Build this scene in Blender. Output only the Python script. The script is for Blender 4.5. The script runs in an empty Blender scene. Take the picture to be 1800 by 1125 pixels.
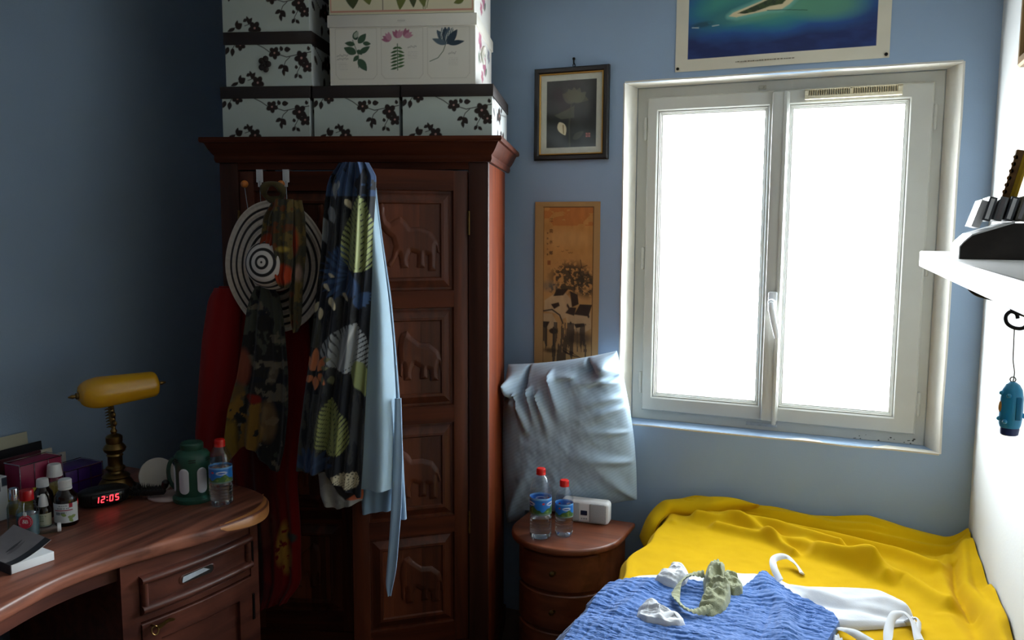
import bpy, bmesh, math, random
import numpy as np
from mathutils import Vector, Matrix

S = bpy.context.scene
COL = S.collection
PI = math.pi
# ---------------------------------------------------------------- camera, light, exposure
FPX, CAMH = 1480.0, 1.65
YAW, PITCH, ROLL = math.radians(23.62), math.radians(6.36), math.radians(0.25)
def cam_axes():
    f = np.array([-math.sin(YAW)*math.cos(PITCH), math.cos(YAW)*math.cos(PITCH), -math.sin(PITCH)])
    r = np.array([math.cos(YAW), math.sin(YAW), 0.0]); u = np.cross(r, f)
    c, s = math.cos(ROLL), math.sin(ROLL)
    return c*r+s*u, -s*r+c*u, f
CR, CU, CF = cam_axes()
CAMP = np.array([0, 0, CAMH])
cd = bpy.data.cameras.new('camera'); cam = bpy.data.objects.new('camera', cd); COL.objects.link(cam)
cd.sensor_width = 36; cd.lens = FPX/1800*36; cd.clip_start = 0.02
cam.matrix_world = Matrix(((CR[0], CU[0], -CF[0], 0), (CR[1], CU[1], -CF[1], 0), (CR[2], CU[2], -CF[2], CAMH), (0, 0, 0, 1)))
S.camera = cam
S.view_settings.view_transform = 'Standard'; S.view_settings.look = 'None'
S.view_settings.exposure = 0.0; S.view_settings.gamma = 1.0; S.view_settings.use_curve_mapping = False
S.cycles.use_denoising = True
S.cycles.max_bounces = 10; S.cycles.diffuse_bounces = 6; S.cycles.transparent_max_bounces = 24; S.cycles.transmission_bounces = 10
S.cycles.sample_clamp_indirect = 0.0

# bright hazy sky, brightest towards the horizon, seen and let in only through the window
SKY, GROUND = 73.0, 36.0
w = bpy.data.worlds.new('overcast_sky'); S.world = w; w.use_nodes = True
nt = w.node_tree; nt.nodes.clear()
wo = nt.nodes.new('ShaderNodeOutputWorld'); wb = nt.nodes.new('ShaderNodeBackground')
tc = nt.nodes.new('ShaderNodeTexCoord'); sx = nt.nodes.new('ShaderNodeSeparateXYZ'); cr = nt.nodes.new('ShaderNodeValToRGB')
nt.links.new(tc.outputs['Generated'], sx.inputs[0]); nt.links.new(sx.outputs['Z'], cr.inputs[0])
cr.color_ramp.elements[0].position = 0.0; cr.color_ramp.elements[0].color = (.92*GROUND/SKY, .96*GROUND/SKY, 1.0*GROUND/SKY, 1)
cr.color_ramp.elements[1].position = 0.03; cr.color_ramp.elements[1].color = (.93, .97, 1.0, 1)
for p_, f_ in ((.25, .74), (.6, .34), (1.0, .20)):
    e_ = cr.color_ramp.elements.new(p_); e_.color = (.90*f_, .96*f_, 1.0*f_, 1)
nt.links.new(cr.outputs[0], wb.inputs[0]); wb.inputs[1].default_value = SKY
nt.links.new(wb.outputs[0], wo.inputs[0])
pl = bpy.data.lights.new('window_portal', 'AREA'); pl.shape = 'RECTANGLE'; pl.size = 1.1; pl.size_y = 1.34
pl.cycles.is_portal = True
po = bpy.data.objects.new('window_portal', pl); COL.objects.link(po)
po.location = (-.367, 3.56, 1.53); po.rotation_euler = (-PI/2, 0, 0)

# ---------------------------------------------------------------- pixel rays, used to measure outlines onto real planes
def ray(px, py):
    px = np.asarray(px, float); py = np.asarray(py, float)
    return ((px-900)/FPX)[..., None]*CR - ((py-562.5)/FPX)[..., None]*CU + CF
def on(px, py, x=None, y=None, z=None, plane=None):
    d = ray(px, py)
    if x is not None: t = x/d[..., 0]
    elif y is not None: t = y/d[..., 1]
    elif z is not None: t = (z-CAMH)/d[..., 2]
    else:
        p, n = plane; t = np.dot(np.asarray(p)-CAMP, n)/(d@np.asarray(n))
    return CAMP + t[..., None]*d if np.ndim(t) else CAMP + t*d
# wardrobe axes: U along its front, V into its depth
WANG = math.radians(18.1)
WO = np.array([-1.155, 2.542, 0.0])
WU = np.array([math.cos(WANG), math.sin(WANG), 0]); WV = np.array([-math.sin(WANG), math.cos(WANG), 0])
def wp(px, py, off): return on(px, py, plane=(WO+off*WV, WV))
def wloc(u, v, z): return WO + u*WU + v*WV + np.array([0, 0, z])

# ---------------------------------------------------------------- colour and print helpers
def lin(c):
    c = np.asarray(c, float)
    if c.max() > 1.0: c = c/255.0
    return np.where(c <= .04045, c/12.92, ((c+.055)/1.055)**2.4)
def sm(d, w=1.0): return np.clip(.5 - d/w, 0, 1)
def blend(col, m, rgb):
    m = np.clip(m, 0, 1)[..., None]; return col*(1-m) + np.asarray(rgb, float)*m
def ell(X, Y, cx, cy, rx, ry, a=0, w=None):
    c, s = math.cos(a), math.sin(a); x = (X-cx)*c+(Y-cy)*s; y = -(X-cx)*s+(Y-cy)*c
    d = (np.sqrt((x/rx)**2+(y/ry)**2)-1)*min(rx, ry); return sm(d, w or 1.2)
def leaf(X, Y, x0, y0, a, L, W, aa=1.2):
    c, s = math.cos(a), math.sin(a); t = ((X-x0)*c+(Y-y0)*s)/L; q = np.abs(-(X-x0)*s+(Y-y0)*c)
    tt = np.clip(t, 0, 1); prof = W*np.sin(PI*tt**.8)**.85
    return sm(q-prof, aa)*(t > 0)*(t < 1)*(prof > .05)
def stroke(X, Y, pts, wd, aa=1.0):
    d = np.full(np.shape(X), 1e9)
    for (x0, y0), (x1, y1) in zip(pts[:-1], pts[1:]):
        dx, dy = x1-x0, y1-y0; t = np.clip(((X-x0)*dx+(Y-y0)*dy)/(dx*dx+dy*dy+1e-9), 0, 1)
        d = np.minimum(d, np.hypot(X-x0-t*dx, Y-y0-t*dy))
    return sm(d-wd/2, aa)
def poly_sd(X, Y, P):
    P = np.asarray(P, float); d = np.full(np.shape(X), 1e18); ins = np.zeros(np.shape(X), bool)
    for i in range(len(P)):
        x0, y0 = P[i]; x1, y1 = P[(i+1) % len(P)]; dx, dy = x1-x0, y1-y0
        t = np.clip(((X-x0)*dx+(Y-y0)*dy)/(dx*dx+dy*dy+1e-12), 0, 1)
        d = np.minimum(d, (X-x0-t*dx)**2+(Y-y0-t*dy)**2)
        c = ((y0 > Y) != (y1 > Y)) & (X < (x1-x0)*(Y-y0)/((y1-y0) if abs(y1-y0) > 1e-12 else 1e-12)+x0)
        ins ^= c
    d = np.sqrt(d); return np.where(ins, -d, d)
def polym(X, Y, P, aa=1.2): return sm(poly_sd(X, Y, P), aa)
def vnoise(X, Y, seed=0):
    X = np.asarray(X, float); Y = np.asarray(Y, float)
    xi = np.floor(X).astype(np.int64); yi = np.floor(Y).astype(np.int64); fx = X-xi; fy = Y-yi
    fx = fx*fx*(3-2*fx); fy = fy*fy*(3-2*fy)
    def h(a, b):
        n = (a*374761393 + b*668265263 + seed*974634777) & 0x7fffffff
        n = ((n ^ (n >> 13))*1274126177) & 0x7fffffff
        return ((n ^ (n >> 16)) & 0xffff)/65535.0
    return (h(xi, yi)*(1-fx)+h(xi+1, yi)*fx)*(1-fy)+(h(xi, yi+1)*(1-fx)+h(xi+1, yi+1)*fx)*fy
def fbm(X, Y, seed=0, o=4):
    r = 0; a = .5
    for k in range(o): r = r+a*vnoise(X*2**k, Y*2**k, seed+k); a *= .5
    return r
def monstera(X, Y, bx, by, a, L, W, n=7, slit=.34, holes=True):
    c, s = math.cos(a), math.sin(a); t = ((X-bx)*c+(Y-by)*s)/L; q = (-(X-bx)*s+(Y-by)*c); aq = np.abs(q)
    tt = np.clip(t, 1e-4, 1); prof = W*(np.sin(PI*tt**.62))**.7
    m = sm(aq-prof, 1.2)*(t > 0)*(t < 1)
    r = aq/np.maximum(prof, 1e-3)
    ph = np.mod((t*1.0-aq/L*1.15)*n+.15, 1.0)
    sl = (np.abs(ph-.5) < slit*.5*np.clip((r-.30)*1.9, 0, 1)) & (r > .34)
    m = m*(~sl)
    if holes: m = m*(~((np.abs(ph-.5) < .13) & (np.abs(r-.19) < .07)))
    rib = np.exp(-(q/(W*.05))**2)
    return m, rib*m

# ---------------------------------------------------------------- mesh helpers
class MB:
    def __init__(s): s.v = []; s.f = []; s.c = []; s.n = 0; s.col = False
    def add(s, V, F, C=None):
        V = np.asarray(V, float).reshape(-1, 3); b = s.n
        s.v.append(V); s.n += len(V)
        s.f.extend([[i+b for i in f] for f in F])
        if C is None: s.c.append(np.full((len(V), 3), .5))
        else:
            s.col = True; C = np.asarray(C, float)
            s.c.append(np.broadcast_to(C, (len(V), 3)).copy())
        return s
    def box(s, lo, hi, C=None, bev=0, seg=2, M=None):
        lo, hi = np.minimum(lo, hi).astype(float), np.maximum(lo, hi).astype(float)
        if bev <= 0:
            x0, y0, z0 = lo; x1, y1, z1 = hi
            V = np.array([(x0, y0, z0), (x1, y0, z0), (x1, y1, z0), (x0, y1, z0), (x0, y0, z1), (x1, y0, z1), (x1, y1, z1), (x0, y1, z1)])
            F = [(3, 2, 1, 0), (4, 5, 6, 7), (0, 1, 5, 4), (1, 2, 6, 5), (2, 3, 7, 6), (3, 0, 4, 7)]
        else:
            bm = bmesh.new(); bmesh.ops.create_cube(bm, size=1)
            for v in bm.verts: v.co = Vector((lo+hi)/2) + Vector([v.co[k]*(hi-lo)[k] for k in range(3)])
            bmesh.ops.bevel(bm, geom=bm.edges[:], offset=bev, segments=seg, profile=.5, affect='EDGES')
            bm.verts.index_update()
            V = np.array([v.co[:] for v in bm.verts]); F = [[v.index for v in f.verts] for f in bm.faces]; bm.free()
        if M is not None: V = tr(V, M)
        return s.add(V, F, C)
    def grid(s, P, C=None, flip=False, closeu=False, closev=False):
        P = np.asarray(P, float); a, b = P.shape[:2]
        F = []
        for i in range(a if closeu else a-1):
            i2 = (i+1) % a
            for j in range(b if closev else b-1):
                j2 = (j+1) % b
                q = (i*b+j, i2*b+j, i2*b+j2, i*b+j2)
                F.append(q[::-1] if flip else q)
        return s.add(P.reshape(-1, 3), F, None if C is None else np.asarray(C).reshape(-1, 3) if np.ndim(C) > 1 else C)
    def lathe(s, prof, n=32, center=(0, 0, 0), M=None, C=None, sx=1, sy=1, cap=True):
        prof = np.asarray(prof, float); th = np.arange(n)*2*PI/n
        P = np.stack([prof[:, 0, None]*np.cos(th)*sx, prof[:, 0, None]*np.sin(th)*sy, np.repeat(prof[:, 1, None], n, 1)], -1)+np.asarray(center, float)
        if M is not None: P = tr(P.reshape(-1, 3), M).reshape(P.shape)
        m = len(prof); F = []
        for i in range(m-1):
            for j in range(n):
                j2 = (j+1) % n; F.append((i*n+j, i*n+j2, (i+1)*n+j2, (i+1)*n+j))
        if cap:
            if prof[0, 0] > 1e-6: F.append(tuple(range(n))[::-1])
            if prof[-1, 0] > 1e-6: F.append(tuple((m-1)*n+j for j in range(n)))
        CC = C
        if C is not None and np.ndim(C) == 2: CC = np.repeat(np.asarray(C), n, 0)
        return s.add(P.reshape(-1, 3), F, CC)
    def tube(s, pts, r, n=10, C=None, closed=False, sy=1.0):
        pts = np.asarray(pts, float); m = len(pts); r = np.broadcast_to(np.asarray(r, float), (m,))
        if closed: T = np.roll(pts, -1, 0)-np.roll(pts, 1, 0)
        else: T = np.gradient(pts, axis=0)
        T = T/np.maximum(np.linalg.norm(T, axis=1), 1e-9)[:, None]
        N = np.zeros_like(T); ref = np.array([0, 0, 1.]) if abs(T[0][2]) < .9 else np.array([1., 0, 0])
        N[0] = np.cross(T[0], ref); N[0] /= np.linalg.norm(N[0])
        for i in range(1, m):
            q = N[i-1]-T[i]*np.dot(N[i-1], T[i]); N[i] = q/max(np.linalg.norm(q), 1e-9)
        B = np.cross(T, N); th = np.arange(n)*2*PI/n
        P = pts[:, None]+r[:, None, None]*(np.cos(th)[None, :, None]*N[:, None]+sy*np.sin(th)[None, :, None]*B[:, None])
        F = []
        for i in range(m if closed else m-1):
            i2 = (i+1) % m
            for j in range(n):
                j2 = (j+1) % n; F.append((i*n+j, i*n+j2, i2*n+j2, i2*n+j))
        if not closed: F.append(tuple(range(n))[::-1]); F.append(tuple((m-1)*n+j for j in range(n)))
        return s.add(P.reshape(-1, 3), F, C)
    def prism(s, poly, z0, z1, C=None, M=None, bev=0):
        bm = bmesh.new(); vs = [bm.verts.new((x, y, z0)) for x, y in poly]
        f = bm.faces.new(vs); 
        if f.normal.z == 0: f.normal_update()
        r = bmesh.ops.extrude_face_region(bm, geom=[f]); nv = [e for e in r['geom'] if isinstance(e, bmesh.types.BMVert)]
        for v in nv: v.co.z = z1
        bmesh.ops.recalc_face_normals(bm, faces=bm.faces[:])
        if bev > 0:
            es = [e for e in bm.edges if abs(e.verts[0].co.z-e.verts[1].co.z) < 1e-7]
            bmesh.ops.bevel(bm, geom=es, offset=bev, segments=3, profile=.5, affect='EDGES')
        bm.verts.index_update()
        V = np.array([v.co[:] for v in bm.verts]); F = [[v.index for v in q.verts] for q in bm.faces]; bm.free()
        if M is not None: V = tr(V, M)
        return s.add(V, F, C)
    def ball(s, c, r, n=16, C=None, sc=(1, 1, 1)):
        a = np.linspace(-PI/2, PI/2, n//2+1)
        prof = np.stack([np.cos(a)*r, np.sin(a)*r], 1)
        b = s.n; s.lathe(prof, n, (0, 0, 0), None, C, cap=False)
        s.v[-1] = s.v[-1]*np.asarray(sc)+np.asarray(c); return s
    def mesh(s, name, smooth=35):
        V = np.concatenate(s.v) if s.v else np.zeros((0, 3))
        me = bpy.data.meshes.new(name); me.from_pydata(V.tolist(), [], s.f)
        if s.col:
            C = np.concatenate(s.c); at = me.color_attributes.new('Col', 'FLOAT_COLOR', 'POINT')
            at.data.foreach_set('color', np.concatenate([C, np.ones((len(C), 1))], 1).astype(np.float32).ravel())
        me.validate(); me.update()
        if smooth:
            me.polygons.foreach_set('use_smooth', [True]*len(me.polygons)); me.set_sharp_from_angle(angle=math.radians(smooth))
        return me
def tr(V, M):
    M = np.array(M); return V@M[:3, :3].T+M[:3, 3]
def xf(loc=(0, 0, 0), rz=0, rx=0, ry=0):
    return Matrix.Translation(loc)@Matrix.Rotation(rz, 4, 'Z')@Matrix.Rotation(rx, 4, 'X')@Matrix.Rotation(ry, 4, 'Y')
def obj(name, mb, mat, parent=None, smooth=35, loc=None, rot=None, label=None):
    me = mb.mesh(name, smooth) if isinstance(mb, MB) else mb
    if mat and not me.materials: me.materials.append(mat)
    o = bpy.data.objects.new(name, me); COL.objects.link(o)
    if parent: o.parent = parent
    if loc is not None: o.location = loc
    if rot is not None: o.rotation_euler = rot
    if label: o['label'] = label
    return o
def tag(o, label, cat, group=None, kind=None):
    if label: o['label'] = label
    if cat: o['category'] = cat
    if group: o['group'] = group
    if kind: o['kind'] = kind
    return o
def thing(name, label, cat, loc=(0, 0, 0), rz=0, group=None):
    o = bpy.data.objects.new(name, None); o.empty_display_size = .05; COL.objects.link(o)
    o.location = Vector([float(a) for a in loc]); o.rotation_euler = (0, 0, rz)
    return tag(o, label, cat, group)
def struct(name, mb, mat, parent=None):
    o = obj(name, mb, mat, parent, smooth=30)
    if not parent: o['kind'] = 'structure'
    return o
def copy_tree(o, parent=None):
    c = o.copy(); COL.objects.link(c); c.parent = parent
    for ch in o.children: copy_tree(ch, c)
    return c
def text_mb(txt, size, M, mb, C=None, align='CENTER', depth=.0002):
    cu = bpy.data.curves.new('t', 'FONT'); cu.body = txt; cu.size = size; cu.align_x = align; cu.align_y = 'CENTER'; cu.extrude = depth; cu.resolution_u = 3
    o = bpy.data.objects.new('t', cu); COL.objects.link(o)
    dg = bpy.context.evaluated_depsgraph_get(); me = bpy.data.meshes.new_from_object(o.evaluated_get(dg))
    V = np.array([v.co[:] for v in me.vertices]); F = [list(p.vertices) for p in me.polygons]
    bpy.data.objects.remove(o); bpy.data.curves.remove(cu); bpy.data.meshes.remove(me)
    if len(V): mb.add(tr(V, M), F, C)
    return mb

# ---------------------------------------------------------------- materials
def new_mat(name):
    m = bpy.data.materials.new(name); m.use_nodes = True; n = m.node_tree
    b = n.nodes['Principled BSDF']; return m, n, b
def N(n, t, **k):
    x = n.nodes.new(t)
    for a, v in k.items(): setattr(x, a, v)
    return x
def bump(n, b, scale, strength, dist=.002, detail=3, vec=None, stretch=None):
    t = N(n, 'ShaderNodeTexCoord'); no = N(n, 'ShaderNodeTexNoise'); no.inputs['Scale'].default_value = scale; no.inputs['Detail'].default_value = detail
    src = t.outputs['Object']
    if stretch:
        mp = N(n, 'ShaderNodeMapping'); mp.inputs['Scale'].default_value = stretch; n.links.new(src, mp.inputs[0]); src = mp.outputs[0]
    n.links.new(src, no.inputs['Vector'])
    bp = N(n, 'ShaderNodeBump'); bp.inputs['Strength'].default_value = strength; bp.inputs['Distance'].default_value = dist
    n.links.new(no.outputs['Fac'], bp.inputs['Height']); n.links.new(bp.outputs[0], b.inputs['Normal'])
def mat(name, c, rough=.6, metal=0, spec=.5, var=.06, nscale=8, bmp=None, sheen=0, coat=0):
    m, n, b = new_mat(name); c = lin(c) if max(c) > 1 else np.array(c)
    b.inputs['Roughness'].default_value = rough; b.inputs['Metallic'].default_value = metal; b.inputs['Specular IOR Level'].default_value = spec
    b.inputs['Sheen Weight'].default_value = sheen; b.inputs['Coat Weight'].default_value = coat
    t = N(n, 'ShaderNodeTexCoord'); no = N(n, 'ShaderNodeTexNoise'); no.inputs['Scale'].default_value = nscale; no.inputs['Detail'].default_value = 4
    n.links.new(t.outputs['Object'], no.inputs['Vector'])
    r = N(n, 'ShaderNodeValToRGB'); r.color_ramp.elements[0].position = .3; r.color_ramp.elements[1].position = .7
    r.color_ramp.elements[0].color = (*np.clip(c*(1-var), 0, 1), 1); r.color_ramp.elements[1].color = (*np.clip(c*(1+var), 0, 1), 1)
    n.links.new(no.outputs['Fac'], r.inputs[0]); n.links.new(r.outputs[0], b.inputs['Base Color'])
    if bmp: bump(n, b, *bmp)
    return m
def vmat(name, rough=.8, bmp=(400, .15, .001), sheen=0, spec=.3, coat=0):
    m, n, b = new_mat(name); a = N(n, 'ShaderNodeAttribute', attribute_name='Col'); n.links.new(a.outputs['Color'], b.inputs['Base Color'])
    b.inputs['Roughness'].default_value = rough; b.inputs['Specular IOR Level'].default_value = spec; b.inputs['Sheen Weight'].default_value = sheen; b.inputs['Coat Weight'].default_value = coat
    if bmp: bump(n, b, *bmp)
    return m
def wood(name, c1, c2, stretch=(30, 30, 2.0), rough=.4, spec=.5, band=None, scale=1.0):
    m, n, b = new_mat(name); c1 = lin(c1); c2 = lin(c2)
    t = N(n, 'ShaderNodeTexCoord'); mp = N(n, 'ShaderNodeMapping'); mp.inputs['Scale'].default_value = stretch
    n.links.new(t.outputs['Object'], mp.inputs[0])
    no = N(n, 'ShaderNodeTexNoise'); no.inputs['Scale'].default_value = scale; no.inputs['Detail'].default_value = 6; no.inputs['Distortion'].default_value = .6
    n.links.new(mp.outputs[0], no.inputs['Vector'])
    r = N(n, 'ShaderNodeValToRGB'); e = r.color_ramp.elements
    e[0].position = .32; e[0].color = (*c1, 1); e[1].position = .68; e[1].color = (*c2, 1)
    n.links.new(no.outputs['Fac'], r.inputs[0]); out = r.outputs[0]
    if band:                                   # tone of each board across X
        sp = N(n, 'ShaderNodeSeparateXYZ'); n.links.new(t.outputs['Object'], sp.inputs[0])
        mu = N(n, 'ShaderNodeMath', operation='MULTIPLY'); mu.inputs[1].default_value = band; n.links.new(sp.outputs['X'], mu.inputs[0])
        fl = N(n, 'ShaderNodeMath', operation='FLOOR'); n.links.new(mu.outputs[0], fl.inputs[0])
        wn = N(n, 'ShaderNodeTexWhiteNoise', noise_dimensions='1D'); n.links.new(fl.outputs[0], wn.inputs['W'])
        mr = N(n, 'ShaderNodeMapRange'); mr.inputs['To Min'].default_value = .8; mr.inputs['To Max'].default_value = 2.6; n.links.new(wn.outputs['Value'], mr.inputs['Value'])
        mx = N(n, 'ShaderNodeMix', data_type='RGBA', blend_type='MULTIPLY'); mx.inputs[0].default_value = 1.0
        n.links.new(out, mx.inputs[6]); n.links.new(mr.outputs[0], mx.inputs[7]); out = mx.outputs[2]
    n.links.new(out, b.inputs['Base Color'])
    b.inputs['Roughness'].default_value = rough; b.inputs['Specular IOR Level'].default_value = spec
    bp = N(n, 'ShaderNodeBump'); bp.inputs['Strength'].default_value = .12; bp.inputs['Distance'].default_value = .002
    n.links.new(no.outputs['Fac'], bp.inputs['Height']); n.links.new(bp.outputs[0], b.inputs['Normal'])
    return m
def clear(name, tint=(1, 1, 1), gloss=.9, rough=.03, edge=.35):
    m, n, b = new_mat(name); n.nodes.remove(b); out = n.nodes['Material Output']
    t = N(n, 'ShaderNodeBsdfTransparent'); t.inputs[0].default_value = (*tint, 1)
    g = N(n, 'ShaderNodeBsdfGlossy'); g.inputs['Color'].default_value = (gloss, gloss, gloss, 1); g.inputs['Roughness'].default_value = rough
    fr = N(n, 'ShaderNodeLayerWeight'); fr.inputs['Blend'].default_value = .5
    pw_ = N(n, 'ShaderNodeMath', operation='POWER'); pw_.inputs[1].default_value = 3.0; n.links.new(fr.outputs['Facing'], pw_.inputs[0])
    lw = N(n, 'ShaderNodeMath', operation='MULTIPLY_ADD'); lw.inputs[1].default_value = edge; lw.inputs[2].default_value = .06; n.links.new(pw_.outputs[0], lw.inputs[0])
    no = N(n, 'ShaderNodeTexNoise'); no.inputs['Scale'].default_value = 60; bp = N(n, 'ShaderNodeBump'); bp.inputs['Strength'].default_value = .08; bp.inputs['Distance'].default_value = .002
    n.links.new(no.outputs['Fac'], bp.inputs['Height']); n.links.new(bp.outputs[0], g.inputs['Normal'])
    mx = N(n, 'ShaderNodeMixShader'); n.links.new(lw.outputs[0], mx.inputs[0]); n.links.new(t.outputs[0], mx.inputs[1]); n.links.new(g.outputs[0], mx.inputs[2])
    n.links.new(mx.outputs[0], out.inputs[0]); return m
def emit(name, c, st):
    m, n, b = new_mat(name); b.inputs['Base Color'].default_value = (0, 0, 0, 1); b.inputs['Emission Color'].default_value = (*c, 1); b.inputs['Emission Strength'].default_value = st; return m

M_blue = mat('blue_wall_paint', (.30, .405, .545), .85, spec=.2, var=.03, nscale=3, bmp=(220, .18, .002))
M_white_wall = mat('white_wall_paint', (208, 210, 208), .85, spec=.2, var=.02, nscale=3, bmp=(120, .2, .002))
M_ceil = mat('ceiling_paint', (176, 176, 172), .9, var=.02)
M_floor = mat('floor_tile', (84, 62, 48), .5, var=.1)
M_reveal = mat('reveal_paint', (214, 210, 198), .7, spec=.3, var=.05, nscale=12, bmp=(60, .2, .003))
M_pvc = mat('window_pvc', (190, 190, 182), .4, spec=.4, var=.025, nscale=10)
M_pvcdirty = mat('worn_pvc', (170, 168, 156), .5, var=.1, nscale=25)
M_glass = clear('window_glass', (.97, .98, .98), .8, .0, .7)
M_wood = wood('wardrobe_wood', (58, 27, 15), (92, 44, 24), (26, 26, 1.6), .45, .3)
M_wside_lit = wood('wardrobe_lit_side_wood', (78, 31, 12), (114, 50, 20), (26, 26, 1.6), .55, .10)  # same wood as the front, tinted lighter to paint window light onto the side
M_stile = wood('wardrobe_stile_wood', (44, 20, 12), (66, 32, 20), (26, 26, 1.6), .45, .3)
M_woodd = wood('wardrobe_door_wood', (58, 27, 15), (86, 42, 23), (26, 26, 1.8), .45, .3, band=18)
M_woodrail = wood('wardrobe_rail_wood', (52, 23, 13), (84, 39, 21), (1.8, 26, 26), .5, .15)
M_desk = wood('desk_wood', (72, 36, 28), (158, 98, 76), (26, 1.6, 26), .42)
M_deskv = wood('desk_front_wood', (62, 29, 22), (104, 56, 42), (22, 2.2, 22), .4)
M_sap = wood('desk_sapwood', (150, 92, 50), (200, 140, 84), (22, 3, 22), .4)
M_night = wood('nightstand_wood', (92, 46, 28), (132, 74, 47), (2, 22, 22), .4)
M_dark = mat('dark_void', (24, 18, 15), .8)
M_black = mat('black_plastic', (16, 16, 17), .35, var=.1)
M_blackm = mat('black_rubber', (14, 13, 13), .6, var=.1)
M_whitep = mat('white_plastic', (225, 226, 226), .4, var=.02)
M_white_cloth = mat('white_cotton', (206, 209, 214), .9, var=.02, bmp=(300, .3, .001), sheen=.1)
M_redp = mat('red_plastic', (214, 30, 22), .35, var=.03)
M_redcap = mat('red_lacquer', (170, 10, 20), .25, var=.03)
M_brass = mat('aged_brass', (120, 96, 56), .38, metal=1, var=.25, nscale=40)
M_iron = mat('black_iron', (16, 16, 18), .45, metal=.6)
M_chrome = mat('chrome', (200, 200, 205), .12, metal=1, var=.02)
M_ball = mat('varnished_wood_ball', (206, 120, 48), .4, var=.1, nscale=30)
M_v = vmat('printed_paper', .65, (300, .06, .001)); M_vgloss = vmat('glossy_print', .3, None, spec=.5)
M_vc = vmat('printed_cloth', .85, (500, .25, .001), sheen=.15, spec=.2)
M_pet = clear('clear_plastic', (.93, .96, .98), .95, .04, .45)
M_clearglass = clear('clear_glass', (.86, .93, .94), .95, .02, .5)
M_amber = mat('amber_glass', (26, 14, 10), .12, var=.1, spec=.6)
m, n, b = new_mat('water'); b.inputs['Transmission Weight'].default_value = 1; b.inputs['IOR'].default_value = 1.33; b.inputs['Roughness'].default_value = 0; b.inputs['Base Color'].default_value = (.9, .96, 1, 1); M_water = m

# ================================================================= THE ROOM
WX = .32
def wallx(y): return WX+.045*(3.2-y)
YB, XL, ZC, YR = 3.2, -2.62, 2.62, -1.3
HX0, HX1, HZ0, HZ1 = -.931, .2165, .873, 2.1955          # opening in the wall plane
FX0, FX1, FZ0, FZ1 = -.908, .174, .871, 2.190           # frame, 10 cm in
mb = MB()
for lo, hi in (((XL-.2, YB, 0), (HX0, YB+.38, ZC)), ((HX1, YB, 0), (WX+.3, YB+.38, ZC)), ((HX0, YB, 0), (HX1, YB+.38, HZ0)), ((HX0, YB, HZ1), (HX1, YB+.38, ZC))): mb.box(lo, hi)
for lo, hi in (((HX0-.02, YB+.1005, HZ0-.02), (FX0, YB+.38, HZ1+.02)), ((FX1, YB+.1005, HZ0-.02), (HX1+.02, YB+.38, HZ1+.02)), ((FX0, YB+.1005, FZ1), (FX1, YB+.38, HZ1+.02)), ((FX0, YB+.1005, HZ0-.02), (FX1, YB+.38, FZ0))): mb.box(lo, hi)
struct('wall_back', mb, M_blue)
mb = MB(); mb.box((XL-.2, YR-.2, 0), (XL, YB, ZC)); struct('wall_left', mb, M_blue)
mb = MB(); mb.prism([(wallx(3.2), 3.2), (wallx(YR), YR), (wallx(YR)+.2, YR), (wallx(3.2)+.25, 3.2)], 0, ZC); struct('wall_right', mb, M_white_wall)
mb = MB(); mb.box((XL, YR-.2, 0), (wallx(YR)+.1, YR, ZC)); struct('wall_rear', mb, mat('rear_wall_paint', (70, 52, 42), .8))
mb = MB(); mb.box((XL-.2, YR-.2, -.1), (.9, YB+.38, 0)); struct('floor', mb, M_floor)
mb = MB(); mb.box((XL-.2, YR-.2, ZC), (.9, YB+.38, ZC+.1)); struct('ceiling', mb, M_ceil)
# reveal: splayed white plaster lining of the opening
def wob(n_, seed, amp):
    r = np.random.RandomState(seed); return np.interp(np.linspace(0, 1, n_), np.linspace(0, 1, 9), r.uniform(-amp, amp, 9))
def lining(name, a0, a1, b0, b1, seed):
    # a0->a1 edge on the wall plane (slightly uneven), b0->b1 edge on the frame; solid strip
    k = 24; t = np.linspace(0, 1, k)[:, None]; mb = MB()
    A = np.array(a0)*(1-t)+np.array(a1)*t; B = np.array(b0)*(1-t)+np.array(b1)*t
    cen = np.array([(HX0+HX1)/2, 0, (HZ0+HZ1)/2]); out = (A-cen); out[:, 1] = 0
    if abs(a0[0]-a1[0]) < .1: out[:, 2] = 0
    else: out[:, 0] = 0
    out /= np.linalg.norm(out, axis=1)[:, None]
    A = A+out*wob(k, seed, .0025)[:, None]
    F0 = A-np.array([0, .004, 0]); F1 = A+out*.005
    mb.grid(np.stack([F1, F0, A, B, B+out*.06, A+out*.012+np.array([0, .002, 0])], 1), closev=True)
    struct(name, mb, M_reveal)
y0, y1 = YB-.0005, YB+.1
lining('trim_1', (HX0, y0, HZ0), (HX0, y0, HZ1), (FX0, y1, FZ0), (FX0, y1, FZ1), 1)
lining('trim_2', (HX1, y0, HZ0), (HX1, y0, HZ1), (FX1, y1, FZ0), (FX1, y1, FZ1), 2)
lining('trim_3', (HX0, y0, HZ1), (HX1, y0, HZ1), (FX0, y1, FZ1), (FX1, y1, FZ1), 3)
lining('trim_4', (HX0, y0, HZ0), (HX1, y0, HZ0), (FX0, y1, FZ0), (FX1, y1, FZ0), 4)

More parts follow.
